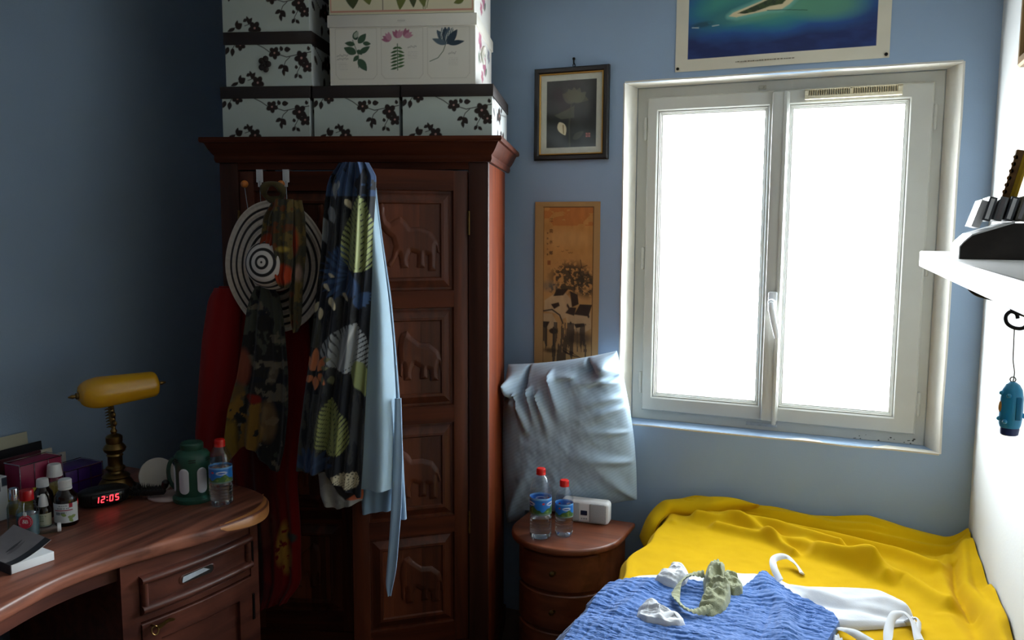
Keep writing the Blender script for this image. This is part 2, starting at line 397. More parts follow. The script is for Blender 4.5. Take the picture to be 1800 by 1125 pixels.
# ---- window_1
def framemb(x0, x1, z0, z1, wl, wr, wb_, wt, ya, yb, bev=.004, C=None):
    """mitred frame with a bevelled front edge; front plane ya, back yb"""
    mb = MB(); o = [(x0, z0), (x1, z0), (x1, z1), (x0, z1)]; i = [(x0+wl, z0+wb_), (x1-wr, z0+wb_), (x1-wr, z1-wt), (x0+wl, z1-wt)]
    def ring(P, d, y): 
        c = [(1, 1), (-1, 1), (-1, -1), (1, -1)]
        return [(p[0]+d*k[0], y, p[1]+d*k[1]) for p, k in zip(P, c)]
    R_ = [ring(o, 0, yb), ring(o, 0, ya+bev), ring(o, bev, ya), ring(i, -bev, ya), ring(i, 0, ya+bev), ring(i, 0, yb)]
    V = np.array(R_).reshape(-1, 3); F = []
    for a in range(6):
        b2 = (a+1) % 6
        for k in range(4):
            k2 = (k+1) % 4; F.append((a*4+k, a*4+k2, b2*4+k2, b2*4+k))
    mb.add(V, F, C); return mb
yf = YB+.1
win = obj('window_1', framemb(FX0, FX1, FZ0, FZ1, .06, .055, .05, .05, yf, yf+.07), M_pvc); win['kind'] = 'structure'
def sash(x0, x1, gx0, gx1, side):
    z0, z1, gz0, gz1 = .913, 2.149, .984, 2.082
    ys = yf-.018
    s = obj('sash', framemb(x0, x1, z0, z1, gx0-.014-x0, x1-gx1-.014, gz0-.014-z0, z1-gz1-.014, ys, yf+.05, .005), M_pvc, win)
    for k in range(3):
        e = .0045*k
        obj('glazing_bead', framemb(gx0-.014+e, gx1+.014-e, gz0-.014+e, gz1+.014-e, .006, .006, .006, .006, ys+.008+.007*k, yf+.04, .0015), M_pvc, s)
    mb = MB(); mb.box((gx0-.006, yf+.02, gz0-.006), (gx1+.006, yf+.024, gz1+.006)); obj('glass_pane', mb, M_glass, s, smooth=0)
    hx = x0-.009 if side < 0 else x1+.006
    for hz in (2.03, 1.525, 1.024):
        mb = MB(); mb.lathe([(0, -.045), (.006, -.043), (.0075, -.036), (.0075, -.001), (.0065, 0), (.0075, .001), (.0075, .036), (.006, .043), (0, .045)], 12, (hx, yf-.008, hz)); mb.box((hx-.004, yf-.008, hz-.04), (hx+.012*(-side), yf+.002, hz+.04)); obj('hinge', mb, M_pvc, s)
    return s
sash(-.862, -.388, -.806, -.421, -1); sash(-.345, .140, -.321, .051, 1)
mb = MB(); mb.box((-.392, yf-.038, .917), (-.333, yf+.01, 2.142), bev=.006); mb.box((-.352, yf-.044, .905), (-.337, yf-.03, 2.142), bev=.004)
cov = obj('centre_cover_strip', mb, M_pvc, win)
mb = MB(); mb.box((-.380, yf-.052, 1.335), (-.347, yf-.037, 1.412), bev=.007, seg=3); hd = obj('handle', mb, M_whitep, win)
hl = np.array([(-.365, yf-.06, 1.372), (-.364, yf-.085, 1.370), (-.361, yf-.094, 1.352), (-.352, yf-.096, 1.31), (-.343, yf-.096, 1.272), (-.338, yf-.094, 1.245)])
mb = MB(); mb.tube(hl, [.011, .011, .0115, .0115, .011, .009], 12, sy=.7); mb.lathe([(.014, 0), (.014, .02), (.012, .03)], 20, M=xf((-.365, yf-.05, 1.372), rx=PI/2)); obj('lever', mb, M_whitep, hd)
# trickle vent on the head of the right leaf
mb = MB(); mb.box((-.281, yf-.036, 2.108), (.040, yf-.004, 2.121), bev=.003); mb.box((-.281, yf-.030, 2.121), (-.268, yf-.004, 2.143)); mb.box((.026, yf-.030, 2.121), (.04, yf-.004, 2.143)); mb.box((-.13, yf-.030, 2.121), (-.121, yf-.004, 2.143)); mb.box((-.281, yf-.03, 2.140), (.04, yf-.004, 2.145))
ve = obj('vent', mb, mat('vent_plastic', (226, 216, 186), .5), win)
mb = MB()
for x in np.arange(-.264, .024, .0075): mb.box((x, yf-.028, 2.122), (x+.0035, yf-.006, 2.140))
o = obj('vent_slats', mb, mat('vent_slat_plastic', (200, 186, 150), .5), ve); o['kind'] = 'stuff'
mb = MB(); mb.box((-.268, yf-.008, 2.121), (.026, yf-.004, 2.141)); obj('vent_slot', mb, M_dark, ve)
mb = MB(); mb.box((-.447, yf-.006, 2.158), (-.420, yf+.002, 2.172), bev=.002); mb.lathe([(0, 0), (.004, 0), (.004, .006), (0, .007)], 10, M=xf((-.43, yf-.006, 2.165), rx=PI/2)); obj('latch_tab', mb, M_pvcdirty, win)
mb = MB(); mb.box((-.45, yf-.002, .888), (-.335, yf+.004, .902), bev=.001); obj('grey_tape', mb, mat('tape', (168, 170, 170), .6, var=.12, nscale=60), win)
mb = MB()
rr = random.Random(4)
for k in range(16):
    x = rr.uniform(-.1, .16); mb.ball((x, yf-.0006, .885+rr.uniform(-.01, .012)), rr.uniform(.0012, .003), 8, sc=(1.4, .25, .9))
o = obj('mildew_specks', mb, mat('mildew', (70, 70, 66), .9), win); o['kind'] = 'stuff'

# ================================================================= WARDROBE (turned 18 degrees in the corner)
wr = thing('wardrobe', 'tall reddish-brown wooden wardrobe with elephant-carved doors and moulded cornice', 'wardrobe', WO, WANG)
D_ = .53
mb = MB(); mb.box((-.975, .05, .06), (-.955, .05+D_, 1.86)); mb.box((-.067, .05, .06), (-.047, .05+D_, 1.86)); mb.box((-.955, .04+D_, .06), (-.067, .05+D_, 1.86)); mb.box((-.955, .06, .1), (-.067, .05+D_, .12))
obj('carcass', mb, M_wside_lit, wr)
mb = MB()
mb.box((-.977, .045, .06), (-.911, .075, 1.862), bev=.004); obj('stile', mb, M_stile, wr)
mb = MB(); mb.box((-.113, .045, .06), (-.045, .075, 1.862), bev=.004); obj('stile', mb, M_stile, wr)
mb = MB(); mb.box((-.911, .047, 1.838), (-.113, .075, 1.862)); obj('top_rail', mb, M_woodrail, wr)
mb = MB(); mb.box((-.911, .047, .06), (-.113, .075, .19)); obj('bottom_rail', mb, M_woodrail, wr)
mb = MB(); mb.box((-.985, .035, 0), (-.037, .06+D_, .075), bev=.006); obj('plinth', mb, M_woodrail, wr)
# cornice: stepped ogee run along the front and both sides
prof = [(.0, 1.862), (.008, 1.862), (.012, 1.872), (.011, 1.884), (.018, 1.892), (.026, 1.905), (.034, 1.922), (.037, 1.926), (.046, 1.927), (.049, 1.934), (.047, 1.944), (.0, 1.945)]
mb = MB(); P = []
for o_, z in prof:
    P.append([(-.977-o_, .05+D_+.01, z), (-.977-o_, .045-o_, z), (-.045+o_, .045-o_, z), (-.045+o_, .05+D_+.01+.06, z)])
mb.grid(np.array(P), flip=True); mb.box((-.99, .03, 1.925), (-.03, .05+D_+.07, 1.944)); obj('cornice', mb, M_woodrail, wr, smooth=25)

ELE1 = [(215, 92), (228, 84), (240, 98), (238, 130), (246, 158), (262, 168), (285, 150), (305, 142), (328, 160), (345, 186), (390, 184), (435, 200), (462, 235), (474, 292), (464, 290), (456, 262), (455, 318), (456, 366), (424, 366), (424, 302), (408, 296), (407, 352), (376, 352), (378, 296), (346, 284), (334, 320), (338, 354), (306, 354), (302, 318), (294, 292), (282, 318), (262, 350), (244, 342), (268, 312), (278, 262), (268, 228), (240, 205), (222, 180), (214, 140)]
ELE2 = [(287, 715), (296, 694), (318, 684), (335, 706), (372, 738), (420, 742), (455, 772), (470, 815), (472, 862), (465, 862), (458, 820), (450, 862), (454, 902), (420, 902), (416, 856), (404, 852), (406, 892), (374, 892), (376, 846), (348, 826), (336, 862), (336, 894), (305, 894), (304, 850), (298, 826), (294, 880), (286, 872), (284, 810), (280, 760)]
def ele(P, ox, oy): # carving outline in door coordinates relative to its field
    P = np.array(P, float); return np.stack([(P[:, 0]-ox)/2.615, -(P[:, 1]-oy)/2.615], 1)*.00205
E1 = ele(ELE1, 345, 240); E2 = ele(ELE2, 350, 800)
def relief(P, cx, cz, yb, h=.009, flip=False):
    P = P.copy(); 
    if flip: P[:, 0] *= -1
    nx, nz = 96, 84
    gx = np.linspace(P[:, 0].min()-.004, P[:, 0].max()+.004, nx); gz = np.linspace(P[:, 1].min()-.004, P[:, 1].max()+.004, nz)
    X, Z = np.meshgrid(gx, gz, indexing='ij'); sd = poly_sd(X, Z, P)
    hh = np.where(sd < .002, h*np.sqrt(np.clip((-sd+.002)/.016, 0, 1)), -.002)
    hh += np.where(sd < 0, .0007*(fbm(X*45, Z*45, 3)-.5)*np.clip(-sd/.012, 0, 1), 0)
    V = np.stack([X+cx, yb-hh, Z+cz], -1); F = []
    keep = sd < .004
    for i in range(nx-1):
        for j in range(nz-1):
            if keep[i, j] or keep[i+1, j] or keep[i+1, j+1] or keep[i, j+1]: F.append((i*nz+j, i*nz+nz+j, i*nz+nz+j+1, i*nz+j+1))
    mb = MB(); mb.add(V.reshape(-1, 3), F); return mb
def door(parent, loc, rz, W_, mirror):
    # local x runs from hinge (0) to the free edge; door front at y=0 facing -y
    sg = 1 if mirror else -1
    X = lambda a: sg*a
    zb, zt = .192, 1.833
    d = None; mb = MB()
    pan = [(1.434, 1.767), (1.040, 1.377), (.649, .980), (.262, .590)]
    s1, s2 = .052, .058
    mb.box((X(.001), 0, zb), (X(s1), .024, zt), bev=.002); mb.box((X(W_-s2), 0, zb), (X(W_-.001), .024, zt), bev=.002)
    d = obj('door', mb, M_wood, parent, loc=loc, rot=(0, 0, rz))
    zs = [zt]+[z for a, b_ in pan for z in (b_, a)]+[zb]
    for k in range(5):
        mb = MB(); mb.box((X(s1-.001), .0005, zs[2*k+1]), (X(W_-s2+.001), .024, zs[2*k])); obj('rail', mb, M_woodrail, d)
    for k, (a, b_) in enumerate(pan):
        x0, x1 = sorted((X(s1), X(W_-s2)))
        # sloped moulding from the recess up to the field
        o = [(x0, a), (x1, a), (x1, b_), (x0, b_)]
        def rg(e, y): return [(o[0][0]+e, y, a+e), (o[1][0]-e, y, a+e), (o[2][0]-e, y, b_-e), (o[3][0]+e, y, b_-e)]
        P = np.array([rg(-.002, .002), rg(.003, .012), rg(.010, .012), rg(.030, .001), rg(.034, -.002), rg(.042, -.002), rg(.047, .006)])
        mb = MB(); F = [(i*4+j, i*4+(j+1) % 4, i*4+4+(j+1) % 4, i*4+4+j) for i in range(6) for j in range(4)]
        mb.add(P.reshape(-1, 3), F); obj('panel_moulding', mb, M_wood, d, smooth=20)
        fx0, fx1 = x0+.046, x1-.046; npk = 6; xs = np.linspace(fx0, fx1, npk+1)
        for q in range(npk):
            mb = MB(); mb.box((xs[q], .004, a+.046), (xs[q+1], .018, b_-.046), bev=.00025, seg=1); obj('plank', mb, M_woodd, d)
        obj('elephant_carving', relief(E1 if k % 2 == 0 else E2, (fx0+fx1)/2+(.0 if k % 2 == 0 else .012), (a+b_)/2, .0042, flip=mirror), M_woodd, d, smooth=60)
    for hz in (1.66, .62):
        mb = MB(); mb.lathe([(.006, -.04), (.006, .04)], 10, (X(-.002), -.003, hz)); obj('hinge', mb, M_brass, d)
    return d
DANG = math.radians(23.5)
door(wr, (-.114, .052, 0), DANG, .405, False)
door(wr, (-.911, .052, 0), 0, .398, True)
mb = MB(); mb.box((-.95, .09, 1.0), (-.07, .57, 1.02)); obj('inner_shelf', mb, M_wood, wr)

# ================================================================= STORAGE BOXES
BR = lin((46, 36, 33)); MINT = lin((196, 206, 198)); CREAM = lin((214, 208, 190))
def flower(X, Y, cx, cy, r, col, seed=0, c=BR, hub=(196, 150, 140)):
    for k in range(5):
        a = k*2*PI/5+seed; col = blend(col, ell(X, Y, cx+math.cos(a)*r*.55, cy+math.sin(a)*r*.55, r*.55, r*.42, a), c)
    col = blend(col, ell(X, Y, cx, cy, r*.16, r*.16), lin(hub)); return col
def print_branch(X, Y, yo=0):
    col = np.broadcast_to(MINT, X.shape+(3,)).copy(); Y = Y+yo
    col = col*(1-.05*fbm(X*.06, Y*.06, 3))[..., None]
    for pts, wd in (([(58, -2), (72, 5), (82, 12), (96, 15), (112, 20), (128, 17), (157, 12)], 1.5), ([(118, 20), (110, 27), (107, 34)], 1.3), ([(40, 58), (50, 55), (57, 61)], 1.2), ([(96, 14), (103, 8)], 1.1), ([(20, -5), (14, 4)], 1.2), ([(24, 60), (12, 63)], 1), ([(140, 30), (131, 45), (128, 55)], 1.2), ([(131, 47), (137, 53)], 1)): col = blend(col, stroke(X, Y, pts, wd), BR)
    for x, y, a, L, W in ((104, 10, -1.9, 9, 3.4), (108, 8, -.1, 12, 4.5), (106, 34, .9, 14, 5), (106, 33, 2.6, 12, 3.5), (105, 40, 1.4, 12, 3), (14, 4, 1.7, 14, 4), (6, 2, 2.0, 14, 4), (24, 60, -1.3, 12, 3), (24, 62, -.6, 14, 5.5), (22, 62, 2.8, 15, 3), (48, 54, -1.9, 13, 3), (46, 55, -.9, 13, 3.5), (44, 47, 2.6, 8, 3), (131, 48, 2.2, 9, 3), (133, 50, .7, 9, 3), (130, 40, -1.8, 7, 3), (153, 10, -1.8, 8, 3)): col = blend(col, leaf(X, Y, x, y, a, L, W), BR)
    for x, y, r, s in ((90, 13, 10, .2), (139, 22, 12, .5), (149, 36, 10, .9), (58, 62, 11, .3), (28, -1, 9, .4)): col = flower(X, Y, x, y, r, col, s)
    return col
def print_botanic(X, Y):
    col = np.broadcast_to(lin((226, 222, 210)), X.shape+(3,)).copy()
    ln = lin((190, 184, 170))
    for x0, x1 in ((10, 82), (90, 162), (170, 242)):
        for a, b_ in (((x0, 2), (x0, 84)), ((x1, 2), (x1, 84)), ((x0, 2), (x1, 2)), ((x0+6, 92), (x1-6, 92)), ((x0, 84), (x0+6, 92)), ((x1, 84), (x1-6, 92))): col = blend(col, stroke(X, Y, [a, b_], .9)*.7, ln)
    G1 = lin((66, 92, 70)); G2 = lin((52, 76, 62)); 
    col = blend(col, stroke(X, Y, [(50, 72), (50, 50), (45, 36), (40, 22)], 1.2), G1)
    for x, y, a, L, W in ((46, 46, 3.6, 24, 7), (50, 50, 2.3, 14, 4), (50, 56, 1.0, 26, 7), (52, 46, -.6, 22, 5), (50, 28, -.9, 22, 6), (44, 30, 3.3, 18, 4.5), (47, 22, -1.9, 14, 5), (58, 28, .1, 14, 4), (48, 40, .8, 12, 4), (42, 20, -1.2, 16, 4)): col = blend(col, leaf(X, Y, x, y, a, L, W), G1 if (x+y) % 2 < 1 else G2)
    col = blend(col, leaf(X, Y, 44, 18, -1.1, 13, 4), lin((170, 178, 160)))
    PK = lin((196, 140, 158)); PK2 = lin((170, 104, 128))
    col = blend(col, stroke(X, Y, [(118, 77), (118, 30)], 1.5), lin((70, 104, 60)))
    for k in range(7):
        y = 36+k*6; L = 13 if k > 0 else 9
        col = blend(col, leaf(X, Y, 118, y, .35 if k < 3 else -.3, L, 2), lin((74, 108, 62))); col = blend(col, leaf(X, Y, 118, y, PI-.35 if k < 3 else PI+.3-.6, L, 2), lin((64, 96, 58)))
    for bx, by, aa in ((106, 24, -2.4), (119, 20, -1.6), (130, 18, -.8)):
        for d in (-.6, -.2, .25, .6): col = blend(col, leaf(X, Y, bx, by, aa+d, 16, 3.6), PK if d > 0 else PK2)
    TB = lin((86, 104, 116)); TL_ = lin((176, 184, 178)); TD = lin((50, 66, 80))
    col = blend(col, stroke(X, Y, [(202, 30), (197, 44), (188, 56), (174, 62)], 1.3), lin((88, 110, 80)))
    for d, c in ((-1.0, TB), (-.5, TL_), (-.2, TD), (.15, TB), (.5, TL_), (.95, TD)): 
        q = leaf(X, Y, 204, 32, -PI/2+d*.62, 31, 6.5); col = blend(col, q, c); col = blend(col, q*(np.sin(X*1.9+Y*.5) > .55), TD)
    col = blend(col, leaf(X, Y, 202, 32, -2.75, 26, 5), TB); col = blend(col, leaf(X, Y, 206, 32, -.18, 28, 4.5), TD)
    for x0, y0, n_, wd in ((12, 50, 2, 20), (136, 36, 1, 15), (206, 48, 1, 13)): # hand-written captions
        for q in range(n_):
            xs = np.linspace(0, wd, 22); col = blend(col, stroke(X, Y, [(x0+a, y0+q*6+1.6*math.sin(a*1.9+q)-a*.05+.9*math.sin(a*.8)) for a in xs], .7)*.75, lin((120, 116, 106)))
    for x0, y0 in ((14, 62), (136, 44), (206, 56)): 
        col = blend(col, ((np.mod(Y-y0, 3) < 1.2) & (X > x0) & (X < x0+17) & (Y > y0) & (Y < y0+14) & (vnoise(X*.9, Y*3, 5) > .3))*.18, lin((120, 116, 106)))
    return col
def print_leaves(X, Y):
    col = np.broadcast_to(lin((222, 214, 184)), X.shape+(3,)).copy()
    OL = lin((110, 116, 60)); OD = lin((74, 82, 50))
    for x, y, a, L, W, c in ((40, 58, 1.5, 34, 13, OD), (62, 52, 1.3, 36, 12, OL), (75, 60, .6, 24, 8, OL), (130, 55, 1.7, 40, 10, OL), (146, 52, 1.5, 40, 9, OD), (160, 50, 1.4, 42, 10, OL), (182, 56, .9, 24, 5, OL), (236, 82, 2.9, 18, 4, OL), (30, 30, -1, 40, 12, OL), (150, 30, -1.4, 40, 12, OD)): col = blend(col, leaf(X, Y, x, y, a, L, W), c)
    for pts in ([(158, 40), (166, 94)], [(184, 40), (172, 92)], [(170, 30), (169, 95)]): col = blend(col, stroke(X, Y, pts, 1.2), OL)
    col = blend(col, stroke(X, Y, [(95, 0), (95, 100)], 1.2), lin((70, 60, 50)))
    col = blend(col, ((Y > 94) | (X < 4) | (X > 250))*1.0, lin((206, 150, 130))); col = blend(col, ((Y > 96.5) | (X < 2.4) | (X > 251.6))*1.0, lin((222, 214, 184))); return col
def print_side(X, Y):
    col = np.broadcast_to(lin((206, 212, 212)), X.shape+(3,)).copy()
    for k in range(9):
        x = 8+((k*37) % 110); y = 6+((k*23) % 58); col = blend(col, leaf(X, Y, x, y, 1.0+k, 16, 4), BR)
    col = flower(X, Y, 60, 30, 12, col); col = flower(X, Y, 95, 58, 10, col); return blend(col, stroke(X, Y, [(0, 10), (40, 30), (120, 20)], 1.4), BR)
def print_floral_side(X, Y):
    col = np.broadcast_to(lin((226, 224, 218)), X.shape+(3,)).copy()
    for x, y, r, c in ((40, 30, 14, (190, 130, 150)), (80, 60, 16, (176, 112, 136)), (120, 34, 12, (150, 150, 160)), (60, 84, 10, (190, 120, 140))): col = flower(X, Y, x, y, r, col, .3, lin(c))
    for x, y, a in ((30, 50, 1.5), (70, 35, .4), (100, 60, 2.2)): col = blend(col, leaf(X, Y, x, y, a, 22, 5), lin((90, 110, 90)))
    return col
def storage_box(name, label, u0, u1, v0, v1, z0, h, lidh, lidc, front, fw, fh, side, sw, sh, group=None, yo=0, knob=False, lidname='lid', over=.005):
    c = wloc((u0+u1)/2, (v0+v1)/2, z0); t = thing(name, label, 'box', c, WANG, group)
    w, d = u1-u0, v1-v0; mb = MB()
    nx, nz = int(fw*1.15), int(fh*1.15)
    def face(o, ex, ez, pr, pw, ph, n1, n2):
        a, b_ = np.meshgrid(np.linspace(0, 1, n1), np.linspace(0, 1, n2), indexing='ij')
        P = np.array(o)+a[..., None]*np.array(ex)+b_[..., None]*np.array(ez); mb.grid(P, pr(a*pw, (1-b_)*ph))
    face((-w/2, -d/2, 0), (w, 0, 0), (0, 0, h), (lambda X, Y: front(X, Y-yo)), fw, fh, nx, nz)
    face((w/2, -d/2, 0), (0, d, 0), (0, 0, h), side, sw, sh, 70, 40)
    face((-w/2, d/2, 0), (0, -d, 0), (0, 0, h), side, sw, sh, 40, 24)
    mb.grid(np.array([[(w/2, d/2, 0), (w/2, d/2, h)], [(-w/2, d/2, 0), (-w/2, d/2, h)]]), np.broadcast_to(MINT, (2, 2, 3)).reshape(-1, 3))
    mb.grid(np.array([[(-w/2, -d/2, 0), (-w/2, d/2, 0)], [(w/2, -d/2, 0), (w/2, d/2, 0)]]), np.broadcast_to(MINT, (2, 2, 3)).reshape(-1, 3))
    mb.grid(np.array([[(-w/2, -d/2, h), (w/2, -d/2, h)], [(-w/2, d/2, h), (w/2, d/2, h)]]), np.broadcast_to(MINT, (2, 2, 3)).reshape(-1, 3))
    obj('body', mb, M_v, t, smooth=0)
    mb = MB(); mb.box((-w/2-over, -d/2-over, h-lidh+.004), (w/2+over, d/2+over, h+.004), bev=.0025); ld = obj('lid', mb, lidc, t)
    return t, ld, w, d, h
M_lidb = mat('brown_card', (40, 31, 29), .55, var=.08); M_lidw = mat('white_card', (224, 220, 208), .6, var=.02)
bx = [(-.978, -.662), (-.656, -.352), (-.346, -.034)]
nm = ['mint floral storage box with brown lid, at the left end of the bottom row', 'mint floral storage box with brown lid, in the middle of the bottom row', 'mint floral storage box with brown lid, at the right end of the bottom row']
for k, (a, b_) in enumerate(bx):
    storage_box('storage_box', nm[k], a+.004, b_-.004, .08 if k != 1 else .088, .56, 1.946, .171, .040, M_lidb, print_branch, 157, 88, print_side, 130, 70, 'mint floral storage boxes on the wardrobe', yo=20)
zb2 = 1.946+.176
b2 = storage_box('storage_box', 'mint floral box in the middle of the left stack, with a brown flower knob', -.957, -.655, .08, .46, zb2, .176, .042, M_lidb, print_branch, 157, 88, print_side, 130, 70, 'mint floral storage boxes on the wardrobe', yo=20)
t, ld, w_, d_, h_ = b2
mb = MB()
for k in range(5):
    a = k*2*PI/5; mb.ball((-.012+.013*math.cos(a), -d_/2-.004, .073+.018*math.sin(a)), .011, 10, sc=(1, .35, 1))
mb.ball((-.012, -d_/2-.006, .073), .006, 8); obj('flower_knob', mb, M_lidb, t)
storage_box('storage_box', 'topmost mint floral box of the left stack', -.963, -.660, .08, .46, zb2+.181, .176, .042, M_lidb, print_branch, 157, 88, print_side, 130, 70, 'mint floral storage boxes on the wardrobe', yo=20)
def storage_extra(t, ld, w, d, h):
    mb = MB(); o = [(-.018, -.006), (.018, -.006), (.022, 0), (.018, .006), (-.018, .006), (-.022, 0)]
    mb.prism([(x, y) for x, y in o], 0, .002, M=xf((0, -d/2-.0052, h-.018), rx=PI/2)); lp = obj('label_holder', mb, M_lidw, ld)
    mb = MB(); mb.box((-.013, -d/2-.0085, h-.0205), (.013, -d/2-.007, h-.0155)); obj('label_card', mb, mat('label_card', (200, 196, 184), .7), lp)
    mb = MB(); a = np.linspace(0, 2*PI, 25)[:-1]; mb.tube([(w/2+.006+.006*abs(math.sin(q)), -d/2+.13+.022*math.cos(q), h*.52+.028*math.sin(q)) for q in a], .0045, 8, closed=True); obj('ring_pull', mb, M_lidw, t)
e = storage_box('botanical_box', 'white lidded botanical box with three flower drawings', -.590, -.094, .08, .52, zb2, .225, .040, M_lidw, print_botanic, 252, 123, print_floral_side, 150, 110, 'botanical boxes on the wardrobe', over=.006, yo=20)
storage_extra(*e)
storage_box('botanical_box', 'cream box with olive leaf print stacked on the white flower box', -.590, -.098, .08, .52, zb2+.231, .225, .040, M_lidw, print_leaves, 254, 100, print_floral_side, 150, 110, 'botanical boxes on the wardrobe')

# ================================================================= CLOTHES HANGING ON THE DOORS
def cloth(name, rows, off, thick, fold, pr, material, parent=None, nu=90, nv=220, hem=None, bulge=.006, vcurve=None, holes=None):
    """hanging cloth: rows (height px, left px, right px) measured on the upright plane `off` behind the cornice front; folds push it towards the room"""
    rows = np.array(rows, float); t = np.linspace(0, 1, nv); py = rows[0, 0]+(rows[-1, 0]-rows[0, 0])*t
    def smooth(a):
        k = max(3, nv//30); p = np.pad(a, k, mode='edge'); return np.convolve(p, np.ones(2*k+1)/(2*k+1), 'valid')
    xl = smooth(np.interp(py, rows[:, 0], rows[:, 1])); xr = smooth(np.interp(py, rows[:, 0], rows[:, 2]))
    u = np.linspace(0, 1, nu); Uu, Vv = np.meshgrid(u, t)
    PX = xl[:, None]*(1-Uu)+xr[:, None]*Uu; PY = np.repeat(py[:, None], nu, 1)
    if hem is not None: PY = PY+hem(Uu, PX)*np.clip((Vv-.6)/.4, 0, 1)**2
    base = wp(PX, PY, off)
    d = fold(Uu, Vv)+bulge*np.sqrt(np.clip(4*Uu*(1-Uu), 0, 1))
    if vcurve is not None: d = d+vcurve(Uu, Vv)
    fr = base-(d+thick/2)[..., None]*WV; bk = base-(d*.55-thick/2)[..., None]*WV
    edge = np.minimum(np.minimum(Uu, 1-Uu)*nu, np.minimum(Vv, 1-Vv)*nv)
    C = pr(PX, PY)
    mb = MB(); mb.grid(fr, C, flip=True); mb.grid(bk, C*.9)
    n0 = 0; n1 = nu*nv
    F = []
    for i in range(nv-1): F += [(i*nu, n1+i*nu, n1+(i+1)*nu, (i+1)*nu), ((i+1)*nu-1, (i+2)*nu-1, n1+(i+2)*nu-1, n1+(i+1)*nu-1)]
    for j in range(nu-1): F += [(j+1, n1+j+1, n1+j, j), ((nv-1)*nu+j, n1+(nv-1)*nu+j, n1+(nv-1)*nu+j+1, (nv-1)*nu+j+1)]
    mb.f += F
    return obj(name, mb, material, parent, smooth=70)
def folds(ks, amp, seed=0, grow=.6):
    r = random.Random(seed); ph = [r.uniform(0, 6.28) for _ in ks]
    return lambda U, V: sum(amp/(1+.3*i)*np.sin(2*PI*k*(U+.05*np.sin(3*V+p))+p+1.1*V) for i, (k, p) in enumerate(zip(ks, ph)))*(1-grow+grow*V)
def flat(c, v=.12, s=.05, seed=1):
    c = lin(c); return lambda X, Y: c*(1-v+2*v*fbm(X*s, Y*s*.4, seed))[..., None]

# over-door hooks with wooden balls
def over_hook(u, bu, label):
    t = thing('over_door_hook', label, 'hook', wloc(u, .05, 1.60), WANG, 'over-door hooks on the left wardrobe door')
    mb = MB(); mb.box((-.012, -.004, .195), (.012, -.001, .239), bev=.002); mb.box((-.012, -.004, .2355), (.012, .030, .239)); mb.box((-.006, -.0045, .18), (.006, -.0015, .2)); obj('strap', mb, M_whitep, t)
    mb = MB(); q = bu-u
    mb.tube([(0, -.004, .2), (.004, -.006, .1), (.010, -.010, .03), (.012, -.028, .012), (q*.3+.008, -.05, .03), (q*.7, -.058, .1), (q, -.06, .180)], .0018, 8); obj('wire', mb, M_chrome, t)
    mb = MB(); mb.ball((q, -.06, .187), .0125, 18); obj('wooden_ball', mb, M_ball, t)
over_hook(-.835, -.865, 'white over-door hook with wooden ball end, left of the scarf')
over_hook(-.742, -.738, 'white over-door hook with wooden ball end, holding the scarf')

# red robe with sleeve
RED = lin((138, 18, 20))
def pr_red(X, Y):
    c = RED*(.9+.2*fbm(X*.05, Y*.01, 2))[..., None]
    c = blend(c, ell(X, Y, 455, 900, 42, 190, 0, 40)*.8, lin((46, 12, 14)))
    for x, y, rx, ry, cc in ((438, 985, 20, 45, (70, 62, 48)), (497, 955, 9, 36, (176, 128, 52)), (507, 985, 8, 24, (176, 128, 52)), (514, 942, 10, 9, (74, 70, 66)), (470, 930, 18, 30, (90, 40, 30)), (455, 1035, 25, 22, (80, 14, 20))): c = blend(c, ell(X, Y, x, y, rx, ry, .1, 5)*(fbm(X*.09, Y*.09, int(x)) > .32), lin(cc))
    return c
rb = thing('red_robe', 'long red robe with floral lower half hanging on the left wardrobe door', 'robe', wloc(-.75, .0, .5), WANG)
def keep_world(ch, par):
    bpy.context.view_layer.update(); ch.parent = par; ch.matrix_parent_inverse = par.matrix_world.inverted()
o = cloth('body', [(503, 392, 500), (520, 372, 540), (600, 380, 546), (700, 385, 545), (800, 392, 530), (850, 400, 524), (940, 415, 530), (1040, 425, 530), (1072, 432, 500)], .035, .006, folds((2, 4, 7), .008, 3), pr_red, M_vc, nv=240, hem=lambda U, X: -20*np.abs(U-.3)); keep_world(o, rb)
o = cloth('sleeve', [(506, 378, 420), (525, 366, 424), (600, 354, 420), (700, 346, 415), (770, 342, 404), (800, 350, 398)], .012, .006, folds((1, 2), .006, 5), flat((138, 18, 20)), M_vc, nu=50, nv=130, bulge=.018); keep_world(o, rb)

# dark floral scarf-shirt
def pr_dark(X, Y):
    c = np.broadcast_to(lin((34, 33, 34)), X.shape+(3,)).copy()
    c = blend(c, (fbm(X*.045, Y*.03, 11) > .53)*.8, lin((70, 74, 66))); c = blend(c, (fbm(X*.06, Y*.06, 21) > .6)*.7, lin((24, 28, 40)))
    c = blend(c, (fbm(X*.05+3, Y*.05, 31) > .63)*.6, lin((120, 112, 96)))
    c = blend(c, ell(X, Y, 428, 645, 13, 32, 0, 6), lin((116, 60, 44))); c = blend(c, ell(X, Y, 420, 690, 11, 14, 0, 5)*.8, lin((96, 74, 40)))
    yl = ((fbm(X*.06, Y*.05, 44) > .36)*1.0)
    c = blend(c, ell(X, Y, 432, 745, 36, 55, .1, 6)*yl, lin((124, 92, 38))); c = blend(c, ell(X, Y, 405, 775, 14, 40, 0, 6)*.9, lin((112, 88, 28)))
    c = blend(c, ell(X, Y, 472, 740, 15, 34, 0, 8)*.6, lin((132, 104, 70))); c = blend(c, ell(X, Y, 448, 700, 14, 8, .3, 3), lin((120, 30, 24)))
    c = blend(c, ell(X, Y, 482, 655, 8, 20, .2, 3)*.5, lin((120, 108, 90))); return c
